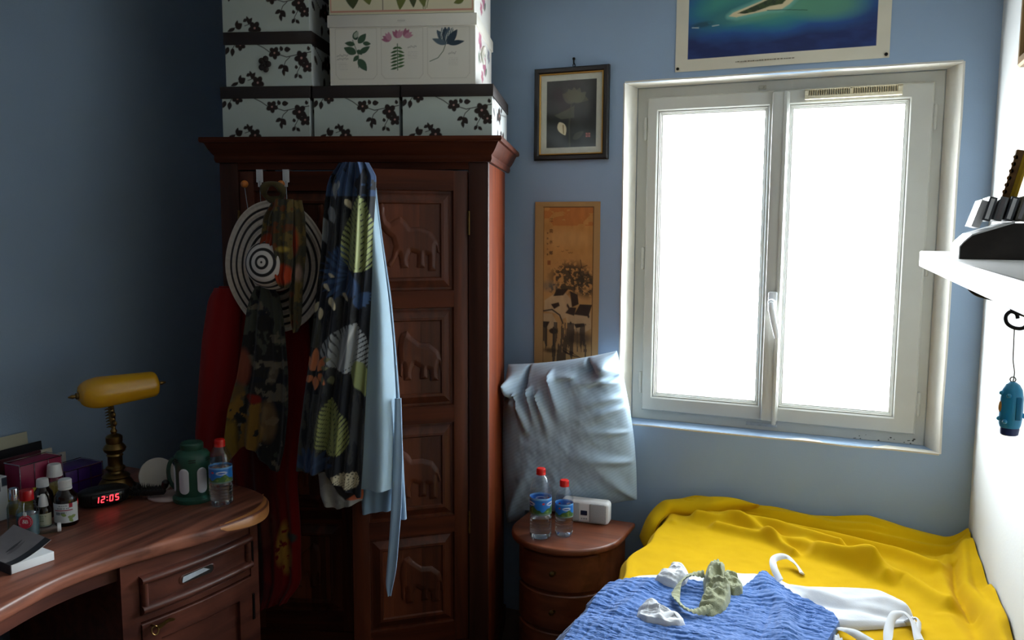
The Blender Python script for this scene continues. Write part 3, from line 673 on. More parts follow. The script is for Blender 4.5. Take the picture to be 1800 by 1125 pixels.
o = cloth('floral_shawl', [(503, 452, 478), (515, 443, 490), (545, 435, 497), (600, 428, 503), (660, 420, 508), (720, 404, 508), (780, 398, 502), (815, 402, 492)], -.075, .006, folds((2, 3, 5), .010, 8, .7), pr_dark, M_vc, nv=150, hem=lambda U, X: -26*np.sin(U*5)-14*U); tag(o, 'black floral shawl with yellow and rust flowers hanging in front of the red robe', 'shawl')

# striped straw hat
def straw_hat():
    t = thing('straw_hat', 'wide striped black and white straw hat hanging behind the scarf', 'hat', wloc(-.752, -.042, 1.512), WANG)
    na, nr = 144, 70; a = np.arange(na)*2*PI/na; r = np.linspace(.40, 1, nr)
    A, R_ = np.meshgrid(a, r, indexing='ij'); wv = .008*np.sin(2*A+.4)+.006*np.sin(5*A+1)
    sx_, sz_ = .178, .222
    X = np.cos(A)*R_*sx_; Z = np.sin(A)*R_*sz_; Y = .012*(R_-.4)+wv*(R_-.4)*1.6+.0015*np.sin(R_*2*PI*14)
    dark = (np.mod((R_-.40)*15.0, 1.75) < .62) & (R_ < .90)
    Cc = np.where(dark[..., None], lin((54, 51, 52)), lin((206, 196, 182)))*(1-.06*np.sin(A*60)[..., None])
    mb = MB(); P = np.stack([X, Y, Z], -1); mb.grid(P, Cc.reshape(-1, 3), closeu=True); mb.grid(P+np.array([0, .0025, 0]), (Cc*.8).reshape(-1, 3), closeu=True, flip=True)
    brim = obj('brim', mb, M_vc, t, smooth=60)
    pr_ = np.array([(0, .10), (.012, .100), (.03, .096), (.05, .088), (.064, .074), (.072, .05), (.076, .02), (.080, 0)])
    s_ = np.linspace(0, 1, 64); k = np.linspace(0, 1, len(pr_)); pr2 = np.stack([np.interp(s_, k, pr_[:, 0]), np.interp(s_, k, pr_[:, 1])], 1)
    cc = np.where((np.mod(s_*9+.2, 1.5) < .6)[:, None], lin((44, 42, 44)), lin((214, 208, 202)))
    mb = MB(); mb.lathe(pr2, 64, C=cc, M=xf((.006, -.004, .006), rx=PI/2)@Matrix.Rotation(-.12, 4, 'X')@Matrix.Rotation(-.08, 4, 'Y')@Matrix.Scale(1.12, 4), cap=False); obj('crown', mb, M_vc, t, smooth=60)
straw_hat()

# scarf on the right hook, knotted, three tails over the hat
def pr_scarf(X, Y):
    c = np.broadcast_to(lin((72, 64, 44)), X.shape+(3,)).copy()
    c = blend(c, (fbm(X*.07, Y*.05, 61) > .5)*.8, lin((56, 58, 50))); c = blend(c, (fbm(X*.08+9, Y*.05, 71) > .55)*.7, lin((112, 94, 50)))
    c = blend(c, (fbm(X*.07+2, Y*.06, 81) > .62)*.8, lin((104, 58, 32))); return c
sc_ = thing('scarf', 'knotted olive and rust patterned scarf hanging over the striped hat', 'scarf', wloc(-.73, -.1, 1.5), WANG)
def pr_tail(x, y, rx, ry, cc, extra=None):
    def f(X, Y):
        c = pr_scarf(X, Y); c = blend(c, ell(X, Y, x, y, rx, ry, 0, 5), lin(cc))
        return blend(c, ell(X, Y, *extra[0], 0, 4), lin(extra[1])) if extra else c
    return f
for nm_, rows, off, pr_, se in (('tail', [(356, 478, 500), (380, 464, 494), (420, 460, 490), (440, 455, 488), (455, 448, 484), (465, 468, 478)], -.115, pr_tail(476, 428, 15, 18, (150, 60, 34)), 1),
        ('tail', [(352, 505, 530), (380, 502, 536), (440, 506, 538), (500, 510, 532), (540, 508, 530), (572, 512, 528), (584, 517, 521)], -.112, pr_tail(518, 425, 9, 24, (160, 56, 30), ((527, 480, 5, 14), (146, 120, 108))), 3),
        ('tail', [(350, 484, 515), (380, 480, 516), (430, 480, 514), (460, 487, 516), (485, 485, 512), (500, 490, 512), (506, 498, 506)], -.135, pr_tail(500, 482, 15, 18, (170, 62, 34), ((499, 438, 10, 5), (176, 150, 66))), 2)):
    o = cloth(nm_, rows, off, .005, folds((1.5, 3), .006, se), pr_, M_vc, nu=40, nv=110, bulge=.012); keep_world(o, sc_)
def loop_mb():
    mb = MB(); a = np.linspace(0, 2*PI, 40)[:-1]; P = [wloc(-.733+.032*math.cos(q), -.095-.012*math.sin(q), 1.757+.026*math.sin(q)) for q in a]
    mb.tube(P, [.011+.003*math.sin(3*q) for q in a], 12, closed=True, C=lin((80, 70, 44))); return mb
o = obj('knot_loop', loop_mb(), M_vc); keep_world(o, sc_)

# palm-leaf dress over the corner of the open right door
def pr_palm(X, Y):
    c = np.broadcast_to(lin((30, 34, 42)), X.shape+(3,)).copy()
    st = fbm(X*.12, Y*.02, 5); c = blend(c, (st > .52)*.7, lin((62, 64, 66))); c = blend(c, (fbm(X*.2, Y*.03, 15) > .6)*.6, lin((16, 17, 20)))
    c = blend(c, ((Y > 690) & (X < 565))*.5*(fbm(X*.1, Y*.015, 9) > .4), lin((80, 82, 80)))
    BL = lin((60, 84, 122)); GR = lin((146, 156, 106)); GY = lin((150, 156, 160)); CRM = lin((204, 196, 168)); OR = lin((196, 122, 84)); NB = lin((44, 60, 88))
    c = blend(c, ((Y < 345) & (fbm(X*.07, Y*.04, 25) > .33))*.8, BL); c = blend(c, stroke(X, Y, [(612, 292), (628, 340)], 6), lin((46, 62, 92)))
    for x, y, a, L, W in ((592, 322, 1.5, 30, 5), (600, 318, 1.8, 22, 4), (580, 362, 1.2, 34, 9), (566, 380, 1.4, 50, 10)): c = blend(c, leaf(X, Y, x, y, a, L, W), GY*.8)
    c = blend(c, leaf(X, Y, 612, 350, 1.2, 20, 4), CRM)
    # blue palm sprays
    for cx, cy, a0, a1, L in ((622, 482, 2.2, 3.9, 62), (620, 480, 1.2, 2.1, 44), (622, 470, 3.6, 4.4, 46)):
        for k in range(9): c = blend(c, leaf(X, Y, cx, cy, a0+(a1-a0)*k/8, L, 5.5), BL if k % 2 else NB)
    m_, rb_ = monstera(X, Y, 632, 478, -PI/2+.03, 134, 29, 13, .40); c = blend(c, m_, GR); c = blend(c, rb_*.5, lin((190, 196, 150)))
    for k in range(7):
        a = -.7+k*.28; c = blend(c, leaf(X, Y, 630, 520, a+.5, 24, 5), BL)
    for x, y, a, L, W in ((584, 522, 1.1, 24, 6), (604, 514, .9, 18, 4), (566, 540, 1.6, 22, 5), (572, 498, .8, 18, 4), (580, 480, .5, 14, 3), (560, 530, 1.9, 20, 4)): c = blend(c, leaf(X, Y, x, y, a, L, W), CRM)
    m_, rb_ = monstera(X, Y, 598, 650, -1.22, 88, 42, 8, .36, False); c = blend(c, m_, GY); c = blend(c, rb_, lin((200, 204, 206)))
    for x, y, a, L, W in ((556, 650, -2.2, 30, 8), (556, 644, -1.5, 34, 8), (562, 650, -1.0, 32, 7), (552, 660, 2.6, 20, 6), (558, 660, 1.6, 24, 7), (564, 655, .9, 22, 6)): c = blend(c, leaf(X, Y, x, y, a, L, W), OR)
    for x, y, a in ((572, 632, -.3), (568, 645, -.1), (574, 658, 1.8), (584, 660, 1.5)): c = blend(c, leaf(X, Y, x, y, a, 16, 4), lin((120, 122, 92)))
    c = blend(c, leaf(X, Y, 628, 632, 1.35, 66, 14), GR*.9)
    m_, rb_ = monstera(X, Y, 589, 798, -1.62, 100, 31, 11, .38); c = blend(c, m_, lin((138, 146, 92))); c = blend(c, rb_*.4, lin((170, 176, 120)))
    for k in range(8): c = blend(c, leaf(X, Y, 548, 826, -2.6+k*.33, 44, 6), NB if k % 2 else lin((56, 74, 104)))
    m_, rb_ = monstera(X, Y, 632, 846, 3.35, 48, 15, 8, .34); c = blend(c, m_, CRM)
    c = blend(c, ((X < 566+.1*(Y-560)) & (Y > 560) & (Y < 610))*.5, lin((90, 92, 84)))
    return c
pd = thing('palm_leaf_dress', 'navy dress with green and grey palm leaves draped over the open wardrobe door', 'dress', wloc(-.5, -.16, 1.0), WANG)
o = cloth('skirt', [(286, 604, 640), (294, 590, 660), (310, 580, 661), (340, 574, 660), (380, 570, 657), (450, 566, 655), (520, 556, 652), (600, 546, 648), (700, 532, 642), (780, 524, 638), (830, 520, 634)], -.17, .008, folds((2.5, 4, 6.5), .013, 12, .35), pr_palm, M_vc, nu=130, nv=300, hem=lambda U, X: 44*np.clip((U-.45)/.5, 0, 1)-8*np.clip(.4-U, 0, 1), bulge=.02); keep_world(o, pd)
def pr_lining(X, Y):
    c = np.broadcast_to(lin((150, 150, 146)), X.shape+(3,)).copy(); c = blend(c, (fbm(X*.06, Y*.05, 33) > .55)*.4, lin((110, 110, 108)))
    c = blend(c, polym(X, Y, [(585, 850), (640, 852), (640, 868), (610, 876)]), lin((44, 42, 42))); return blend(c, polym(X, Y, [(612, 874), (640, 858), (640, 878)]), lin((190, 100, 70)))
o = cloth('lining', [(800, 556, 634), (840, 561, 636), (870, 564, 638), (893, 572, 636)], -.145, .005, folds((1.5, 3), .008, 14), pr_lining, M_vc, nu=70, nv=60, hem=lambda U, X: -10*np.abs(U-.35)*2, bulge=.018); keep_world(o, pd)

# pale blue robe with belt, behind the dress
BLU = (168, 196, 214)
br = thing('blue_robe', 'pale blue robe with loose hanging belt draped on the open wardrobe door', 'robe', wloc(-.42, -.12, .9), WANG)
o = cloth('front_panel', [(336, 648, 659), (370, 640, 663), (410, 636, 668), (470, 632, 676), (525, 630, 683), (600, 630, 690), (690, 630, 695), (770, 630, 697), (856, 630, 696)], -.135, .006, lambda U, V: .030*np.sin(PI*np.clip(U, 0, 1)**1.3)*(.3+.7*V)+.009*np.sin(2*PI*1.4*U+1.8*V)+.002*np.sin(9*U+14*V), flat(BLU, .04), M_vc, nu=80, nv=220, bulge=.018); keep_world(o, br)
o = cloth('edge_band', [(330, 656, 661), (410, 664, 671), (525, 680, 688), (600, 688, 695), (690, 692, 702), (770, 693, 707), (850, 694, 711), (912, 696, 715)], -.115, .006, folds((1,), .003, 4), flat((150, 178, 204), .04), M_vc, nu=24, nv=160, bulge=.006); keep_world(o, br)
o = cloth('back_panel', [(820, 632, 690), (860, 634, 692), (903, 638, 692)], -.105, .005, folds((1.5, 2.5), .006, 6, .2), flat((150, 182, 206), .04), M_vc, nu=50, nv=50, hem=lambda U, X: -8*U, bulge=.010); keep_world(o, br)
o = cloth('belt', [(700, 694, 705), (800, 692, 708), (890, 688, 706), (940, 685, 702), (1000, 680, 697), (1030, 678, 691), (1047, 683, 687)], -.150, .005, folds((1,), .003, 2), flat((156, 186, 214), .04), M_vc, nu=22, nv=160, bulge=.003); keep_world(o, br)

# ================================================================= DESK
ZD = .76
def dk(px, py): p = on(px, py, z=ZD); return p
desk = thing('desk', 'dark reddish wooden desk with curved front, drawer and cupboard along the blue wall', 'desk', (-2.2, 1.6, 0))
def L_(mb, o): # world mesh -> local to an Empty at o (no rotation)
    for k in range(len(mb.v)): mb.v[k] = mb.v[k]-np.asarray(o, float)
    return mb
DO = np.array([-2.2, 1.6, 0])
def crv(P, n=10):
    P = np.array(P, float); out = []
    for i in range(len(P)-1):
        p0 = P[max(i-1, 0)]; p1 = P[i]; p2 = P[i+1]; p3 = P[min(i+2, len(P)-1)]
        for t in np.linspace(0, 1, n, endpoint=False): out.append(.5*((2*p1)+(-p0+p2)*t+(2*p0-5*p1+4*p2-p3)*t*t+(-p0+3*p1-3*p2+p3)*t**3))
    out.append(P[-1]); return np.array(out)
front = crv([(-1.74, .55), (-1.755, .80), (-1.79, 1.02), (-1.845, 1.24), (-1.875, 1.41), (-1.865, 1.55), (-1.825, 1.69), (-1.775, 1.83), (-1.748, 1.95), (-1.748, 2.03), (-1.775, 2.10), (-1.83, 2.155), (-1.94, 2.20), (-2.08, 2.215), (-2.3, 2.22), (-2.58, 2.22)], 6)
top = [tuple(p) for p in front]+[(-2.58, .55)]
mb = MB(); mb.prism(top, ZD-.042, ZD, bev=.011); obj('desktop', L_(mb, DO), M_desk, desk, smooth=50)
# pale sapwood edge at the rounded end
seg = [p for p in front if p[1] > 1.86 and p[0] > -1.86]
seg = np.array(seg); nn = np.gradient(seg, axis=0); nn = np.stack([nn[:, 1], -nn[:, 0]], 1); nn /= np.linalg.norm(nn, axis=1)[:, None]
k = len(seg); tp = np.sin(np.linspace(0, 1, k)*PI)**.45
P = np.stack([np.concatenate([seg-nn*(.022*tp)[:, None], np.full((k, 1), ZD+.0006)], 1), np.concatenate([seg-nn*.007, np.full((k, 1), ZD+.0002)], 1), np.concatenate([seg+nn*.0012, np.full((k, 1), ZD-.010)], 1), np.concatenate([seg+nn*.0012, (ZD-.012-.026*tp)[:, None]], 1), np.concatenate([seg-nn*.02, (ZD-.014-.026*tp)[:, None]], 1)], 1)
mb = MB(); mb.grid(P, closev=False, flip=True); obj('sapwood_edge', L_(mb, DO), M_sap, desk, smooth=60, label='pale sapwood edge')
# apron under the top over the kneehole
def off(P, d):
    t = np.gradient(P, axis=0); nrm = np.stack([t[:, 1], -t[:, 0]], 1); nrm /= np.linalg.norm(nrm, axis=1)[:, None]; return P-nrm*d
ap = front[front[:, 1] < 1.66]; ap = ap[ap[:, 1] > .56]; i0 = off(ap, .028); i1 = off(ap, .05)
mb = MB(); P = np.stack([np.c_[i0, np.full(len(i0), ZD-.041)], np.c_[i0, np.full(len(i0), ZD-.085)], np.c_[i1, np.full(len(i0), ZD-.085)], np.c_[i1, np.full(len(i0), ZD-.041)]], 1); mb.grid(P, closev=True); obj('apron', L_(mb, DO), M_deskv, desk, smooth=50)
# pedestal cupboard, front face turned to the room and slightly bowed
PA, PB = np.array([-1.868, 1.60]), np.array([-1.800, 2.075]); pdv = PB-PA; PW = np.linalg.norm(pdv); pang = math.atan2(pdv[1], pdv[0])
# local frame: x along the front (near->far), y into the desk (-), front faces -y... rotate so that local -y is the room side
MP = Matrix.Translation((PA[0], PA[1], 0))@Matrix.Rotation(pang, 4, 'Z')
def bow(x): return -.020*math.sin(PI*min(max(x/PW, 0), 1))
def P_(mb): # bow then move to the desk's frame
    for k in range(len(mb.v)):
        V = mb.v[k]; V[:, 1] += np.array([bow(x) for x in V[:, 0]]); mb.v[k] = tr(V, MP)-DO
    return mb
def slab(x0, x1, y0, y1, z0, z1, nx=12, bev=.003):
    """board along the bowed front, subdivided so that it follows the curve"""
    mb = MB(); xs = np.linspace(x0, x1, nx); b = bev
    prof = [(y1, z0), (y0+b, z0), (y0, z0+b), (y0, z1-b), (y0+b, z1), (y1, z1)]
    mb.grid(np.array([[(x, y, z) for y, z in prof] for x in xs]), closev=True)
    n = len(prof); mb.f.append(list(range(n))); mb.f.append([(nx-1)*n+j for j in range(n)][::-1]); return mb
zt = ZD-.042
mb = slab(0, .05, 0, .035, 0, zt, 4); obj('front_stile', P_(mb), M_deskv, desk)
mb = slab(PW-.035, PW, 0, .035, 0, zt, 4); obj('front_stile', P_(mb), M_deskv, desk)
mb = slab(.05, PW-.035, .004, .03, zt-.048, zt, 12); obj('front_rail', P_(mb), M_deskv, desk)
mb = slab(.05, PW-.035, .004, .03, .535, .556, 12); obj('front_rail', P_(mb), M_deskv, desk)
mb = slab(.05, PW-.035, .004, .03, .04, .10, 12); obj('front_rail', P_(mb), M_deskv, desk)
mb = MB(); mb.box((0, .03, .04), (.02, .60, zt)); obj('side_panel', P_(mb), M_deskv, desk)
mb = MB(); mb.box((PW-.02, .03, .04), (PW, .30, zt)); obj('side_panel', P_(mb), M_deskv, desk)
mb = MB(); mb.box((.02, .28, .04), (PW-.02, .30, zt)); obj('back_panel', P_(mb), M_deskv, desk)
# drawer: raised moulded frame round a sunken panel with a slot pull
dx0, dx1, dz0, dz1 = .052, PW-.037, .562, zt-.046
mbd = MB(); xs = np.linspace(dx0, dx1, 14)
dr = obj('drawer', P_(slab(dx0+.02, dx1-.02, .002, .02, dz0+.02, dz1-.02, 14)), M_deskv, desk)
def roll(x0, x1, zc, r, name='drawer_moulding'):
    mb = MB(); xs = np.linspace(x0, x1, 16); th = np.linspace(0, 2*PI, 13)[:-1]
    mb.grid(np.array([[(x, .004+.022*math.cos(t)*(1 if math.cos(t) < 0 else .5), zc+r*math.sin(t)) for t in th] for x in xs]), closev=True, flip=True)
    n = 12; mb.f.append(list(range(n))[::-1]); mb.f.append([15*n+j for j in range(n)]); obj(name, P_(mb), M_deskv, dr, smooth=60)
roll(dx0, dx1, dz1-.012, .0135); roll(dx0, dx1, dz0+.013, .0145)
for x in (dx0+.011, dx1-.010):
    mb = MB(); mb.tube([(x, -.001, z) for z in np.linspace(dz0+.008, dz1-.008, 6)], .0115, 10, sy=1); obj('drawer_moulding', P_(mb), M_deskv, dr, smooth=60)
sc = .235; sz = (dz0+dz1)/2+.002
def capsule(cx, cz, hw, r, n=10):
    a = np.linspace(-PI/2, PI/2, n); return [(cx+hw+r*math.cos(q), cz+r*math.sin(q)) for q in a]+[(cx-hw-r*math.cos(q), cz-r*math.sin(q)) for q in a]
cp = capsule(sc, sz, .044, .0125)
mb = MB(); P = []
for s_, y in ((1.12, .0005), (1.0, -.0008), (.96, .0035)): P.append([(sc+(x-sc)*s_, y, sz+(z-sz)*s_) for x, z in cp])
mb.grid(np.array(P), closev=True); sl = obj('slot_pull', P_(mb), M_deskv, dr, smooth=60)
mb = MB(); mb.add([(x, .0006, z) for x, z in cp], [list(range(len(cp)))[::-1]]); obj('slot_opening', P_(mb), M_dark, sl)
mb = MB(); mb.add([(sc+.0-.054, .0002, sz-.0095), (sc+.043, .0002, sz-.001), (sc+.02, .0002, sz+.011), (sc-.05, .0002, sz+.008)], [(0, 1, 2, 3)]); obj('papers_inside', P_(mb), mat('drawer_papers', (186, 196, 206), .8, var=.1, nscale=60), sl)
# cupboard door with frame, sunken panel, key
cz1, cz0 = .533, .105
cd_ = obj('door', P_(slab(dx0, dx0+.055, -.004, .018, cz0, cz1, 4)), M_deskv, desk)
obj('door_stile', P_(slab(dx1-.055, dx1, -.004, .018, cz0, cz1, 4)), M_deskv, cd_)
obj('door_rail', P_(slab(dx0+.055, dx1-.055, -.004, .018, cz1-.062, cz1, 10)), M_deskv, cd_)
obj('door_rail', P_(slab(dx0+.055, dx1-.055, -.004, .018, cz0, cz0+.06, 10)), M_deskv, cd_)
obj('door_panel', P_(slab(dx0+.05, dx1-.05, .008, .014, cz0+.05, cz1-.055, 10)), M_deskv, cd_)
for z in (.43, .62):
    mb = MB(); mb.box((PW-.036, -.0065, z-.042), (PW-.027, .002, z+.042)); obj('hinge', P_(mb), M_iron, desk)
kx, kz = dx0+.026, cz1-.010
mb = MB(); a = np.linspace(0, 2*PI, 21)[:-1]; mb.tube([(kx+.010*math.cos(q), -.020+.003*math.sin(q), kz-.012+.012*math.sin(q)) for q in a], .002, 8, closed=True); mb.tube([(kx, -.020, kz), (kx, -.004, kz), (kx, .004, kz)], .003, 8); mb.prism([(.006, 0), (.045, .010), (.062, .002), (.058, -.003), (.04, .0), (.014, -.012)], 0, .003, M=xf((kx, -.018, kz-.002), rx=PI/2)); obj('key', P_(mb), M_brass, cd_)
# far pedestal (beyond the left frame edge) and kneehole back
mb = MB(); mb.box((-2.56, .60, 0), (-2.0, 1.0, zt)); mb.box((-2.58, 1.0, .25), (-2.56, 1.62, zt)); obj('kneehole_panel', L_(mb, DO), M_deskv, desk)

# ---- banker's lamp
lp = np.array([-2.291, 1.965, ZD])
lamp = thing('desk_lamp', "brass banker's lamp with amber yellow glass shade", 'lamp', lp)
mb = MB(); mb.lathe([(0, 0), (.082, 0), (.086, .006), (.084, .014), (.075, .020), (.058, .030), (.046, .050), (.040, .056), (.044, .062), (.038, .068), (.026, .074)], 40, sx=1); obj('base', mb, M_brass, lamp, smooth=50)
mb = MB(); mb.lathe([(.026, .072), (.024, .080), (.030, .086), (.030, .092), (.023, .098), (.023, .128), (.026, .132), (.023, .138), (.032, .146), (.036, .156), (.030, .166), (.024, .172), (.026, .180), (.026, .194), (.020, .200), (.008, .205), (.011, .213), (.006, .222)], 32); obj('column', mb, M_brass, lamp, smooth=40)
mb = MB(); st = np.array([(0, 0, .218), (-.004, .002, .24), (-.010, .004, .265), (-.014, .006, .29), (-.018, .008, .315)]); mb.tube(st, [.006, .009, .010, .009, .008], 12)
for k in range(9):
    z = .226+k*.0095; f = (z-.218)/.1; c = (-.018*f, .008*f, z)
    mb.tube([c, (c[0]-.012, c[1]-.006, z+.002), (c[0]-.020, c[1]-.010, z-.002)], [.004, .003, .001], 6)
for q, (z, s) in enumerate(((.240, .012), (.268, .013), (.292, .010))): mb.ball((.010-.018*(z-.218)/.1, -.002, z), s, 12, sc=(.9, .6, .9))
obj('sprig_stem', mb, M_brass, lamp, smooth=60)
# shade: half-round trough, axis running away to the right
ax = np.array([math.sin(math.radians(24)), math.cos(math.radians(24)), 0.04]); ax /= np.linalg.norm(ax)
side = np.cross(ax, [0, 0, 1]); side /= np.linalg.norm(side); upv = np.cross(side, ax)
sc0 = np.array([.022, .008, .352]); SL = .245; ns, na = 60, 44
def shade_pt(t, a, r):
    a0, a1 = .30, .12                      # long domed near end, blunt far end
    e = math.sqrt(max(0, 1-((a0-t)/a0)**2)) if t < a0 else (max(0, 1-((t-1+a1)/a1)**4))**.25 if t > 1-a1 else 1.0
    e = (.30+.70*e)*(1.13-.26*t)
    return sc0+ax*(t-.5)*SL+side*(r*1.02*math.cos(a)*e)+upv*(r*.98*math.sin(a)*e)
A = np.linspace(math.radians(-62), math.radians(222), na)
def shell(r): return np.array([[shade_pt(t, a, r) for a in A] for t in np.linspace(0, 1, ns)])
m_shade, n, b = new_mat('amber_glass_shade'); b.inputs['Base Color'].default_value = (*lin((214, 160, 34)), 1); b.inputs['Roughness'].default_value = .22; b.inputs['Coat Weight'].default_value = .3; b.inputs['Subsurface Weight'].default_value = .15; b.inputs['Subsurface Radius'].default_value = (.01, .006, .002); bump(n, b, 30, .03)
mb = MB(); O_ = shell(.050); I_ = shell(.046); mb.grid(O_, flip=True); mb.grid(I_)
n1 = ns*na
for i in range(ns-1):
    for j in (0, na-1): mb.f.append([i*na+j, (i+1)*na+j, n1+(i+1)*na+j, n1+i*na+j])
for i in (0, ns-1):
    mb.f.append([i*na+j for j in range(na)][::(1 if i == 0 else -1)])
sh = obj('lamp_shade', mb, m_shade, lamp, smooth=60)
for s_ in (-1, 1):
    c = sc0+ax*s_*SL*.5; mb = MB(); mb.tube([c-ax*s_*.004, c+ax*s_*.006, c+ax*s_*.010, c+ax*s_*.018, c+ax*s_*.030], [.011, .011, .006, .007, .002], 14); obj('finial', mb, M_brass, sh)
mb = MB(); mb.tube([sc0-ax*SL*.42-upv*.01, sc0+ax*SL*.42-upv*.01], .006, 10); mb.tube([(-.018, .008, .312), tuple(sc0-upv*.012)], .006, 10); obj('arm', mb, M_brass, lamp)

# ---- digital alarm clock 12:05
ck = thing('alarm_clock', 'small black digital alarm clock showing 12:05 in red', 'clock', (-2.243, 1.872, ZD), math.atan2(-.445, .896)+PI/2)
mb = MB(); P = []
for k, t in enumerate(np.linspace(-1, 1, 25)):
    e = math.sqrt(max(0, 1-abs(t)**3.2)); e = max(e, .12)
    th = np.linspace(0, 2*PI, 25)[:-1]
    P.append([(t*.078, -.002+.043*e*np.sign(math.cos(q))*abs(math.cos(q))**.7-.0, .030+.030*(.35+.65*e)*np.sign(math.sin(q))*abs(math.sin(q))**.7) for q in th])
mb.grid(np.array(P), closev=True, flip=True); mb.f.append(list(range(24))); mb.f.append([24*24+j for j in range(24)][::-1]); obj('case', mb, M_black, ck, smooth=50)
mb = MB(); mb.box((-.046, -.0475, .014), (.046, -.036, .046), bev=.004); obj('display_window', mb, mat('smoked_window', (10, 6, 7), .15), ck)
def seven(mb, x, z, ch, w=.0115, h=.021, t=.0030, y=-.0486):
    segs = {'0': 'abcdef', '1': 'bc', '2': 'abged', '5': 'afgcd'}[ch]; S_ = h/2
    sh_ = lambda zz: .12*(zz-z)
    def q(x0, z0, x1, z1): mb.add([(x0+sh_(z0), y, z0), (x1+sh_(z0), y, z0), (x1+sh_(z1), y, z1), (x0+sh_(z1), y, z1), (x0+sh_(z0), y+.0015, z0), (x1+sh_(z0), y+.0015, z0), (x1+sh_(z1), y+.0015, z1), (x0+sh_(z1), y+.0015, z1)], [(0, 1, 2, 3), (7, 6, 5, 4), (0, 4, 5, 1), (1, 5, 6, 2), (2, 6, 7, 3), (3, 7, 4, 0)])
    g = .0006
    if 'a' in segs: q(x-w/2+t*.6, z+S_-t, x+w/2-t*.6, z+S_)
    if 'd' in segs: q(x-w/2+t*.6, z-S_, x+w/2-t*.6, z-S_+t)
    if 'g' in segs: q(x-w/2+t*.6, z-t/2, x+w/2-t*.6, z+t/2)
    if 'f' in segs: q(x-w/2, z+g, x-w/2+t, z+S_-t*.5)
    if 'e' in segs: q(x-w/2, z-S_+t*.5, x-w/2+t, z-g)
    if 'b' in segs: q(x+w/2-t, z+g, x+w/2, z+S_-t*.5)
    if 'c' in segs: q(x+w/2-t, z-S_+t*.5, x+w/2, z-g)
mb = MB()
for x, ch in ((-.030, '1'), (-.013, '2'), (.012, '0'), (.029, '5')): seven(mb, x, .030, ch)
for z in (.025, .035): mb.box((-.0022, -.0486, z-.0014), (.0008, -.047, z+.0014))
obj('time_digits', mb, emit('red_led', (1.0, .035, .05), 3.2), ck, smooth=0)

# ---- water bottles
def print_label(kind):
    def f(X, Y): # X 0..1 round, Y 0..1 top->bottom
        c = np.broadcast_to(lin((36, 118, 206)), X.shape+(3,)).copy()
        c = blend(c, (Y < .12)*1., lin((120, 180, 232))); x3 = np.mod(X*3, 1)
        hill = .62+.14*np.sin(x3*2*PI*1.0+1)+.05*np.sin(x3*17); c = blend(c, (Y > hill)*1., lin((66, 108, 62))); c = blend(c, (Y > hill+.12)*(fbm(X*30, Y*8, 3) > .5), lin((120, 140, 70))); c = blend(c, (Y > .88)*1., lin((110, 134, 128)))
        c = blend(c, ell(x3, Y, .5, .34, .22, .11, 0, .04), lin((232, 240, 246))); c = blend(c, ell(x3, Y, .5, .35, .18, .055, 0, .03), lin((30, 84, 178))); c = blend(c, ell(x3, Y, .12, .3, .06, .06, 0, .03), lin((214, 60, 60)))
        return c
    return f
def water_bottle(loc, h, r, label, cap, capm, fill=.62, lab=True, group=None, tint=None, rz=0):
    t = thing('water_bottle', label, 'bottle', loc, rz, group); nk = .0135
    prof = [(0, .004), (r*.55, .002), (r*.85, .0), (r*.97, .006), (r, .016)]
    z = .016; hb = h*.66
    for k in range(5): # base ribs
        z0 = .02+k*.010; prof += [(r, z0), (r*.955, z0+.004), (r, z0+.008)]
    l0, l1 = h*.36, h*.60
    prof += [(r, l0-.004), (r*.97, l0), (r*.97, l1), (r, l1+.004), (r*.94, l1+.010), (r, l1+.016), (r*.99, h*.68), (r*.93, h*.74), (r*.78, h*.81), (r*.55, h*.87), (nk+.002, h*.905), (nk, h*.92), (nk, h*.955)]
    prof = sorted(prof[5:], key=lambda p: p[1]); prof = [(0, .004), (r*.55, .002), (r*.85, .0), (r*.97, .006), (r, .016)]+[p for p in prof if p[1] > .016]
    mb = MB(); mb.lathe(prof, 40); o = obj('bottle', mb, tint or M_pet, t, smooth=50)
    if fill:
        wz = h*fill*.6; wp_ = [(0, .006), (r*.8, .004), (r*.93, .010)]+[(p[0]*.955, p[1]) for p in prof if .016 < p[1] < wz]+[(r*.93, wz), (0, wz)]
        mb = MB(); mb.lathe(wp_, 40, cap=False); obj('water', mb, M_water, t, smooth=50)
    if lab:
        n1, n2 = 120, 34; a, b_ = np.meshgrid(np.linspace(0, 1, n1+1)[:-1], np.linspace(0, 1, n2), indexing='ij'); rr_ = r*.985
        P = np.stack([rr_*np.cos(a*2*PI), rr_*np.sin(a*2*PI), l1+(l0-l1)*b_], -1); mb = MB(); mb.grid(P, print_label(0)(a, b_), closeu=True, flip=True); obj('label', mb, M_vgloss, t, smooth=60)
    mb = MB(); prof_c = [(0, h), (nk+.001, h), (nk+.0025, h-.003), (nk+.0025, h-.016), (nk+.0035, h-.018), (nk+.0035, h-.023), (nk, h-.024)]
    mb.lathe(prof_c[::-1], 36, cap=False)
    for k in range(24):
        q = k*2*PI/24; mb.box((nk+.0015, -.0006, h-.015), (nk+.0033, .0006, h-.004), M=Matrix.Rotation(q, 4, 'Z'))
    obj('cap', mb, capm, t, smooth=40); return t
water_bottle((-1.90, 2.027, ZD), .213, .037, 'clear water bottle with red cap on the desk beside the green lantern', 0, M_redp, .95, group='red-capped water bottles', rz=.3)

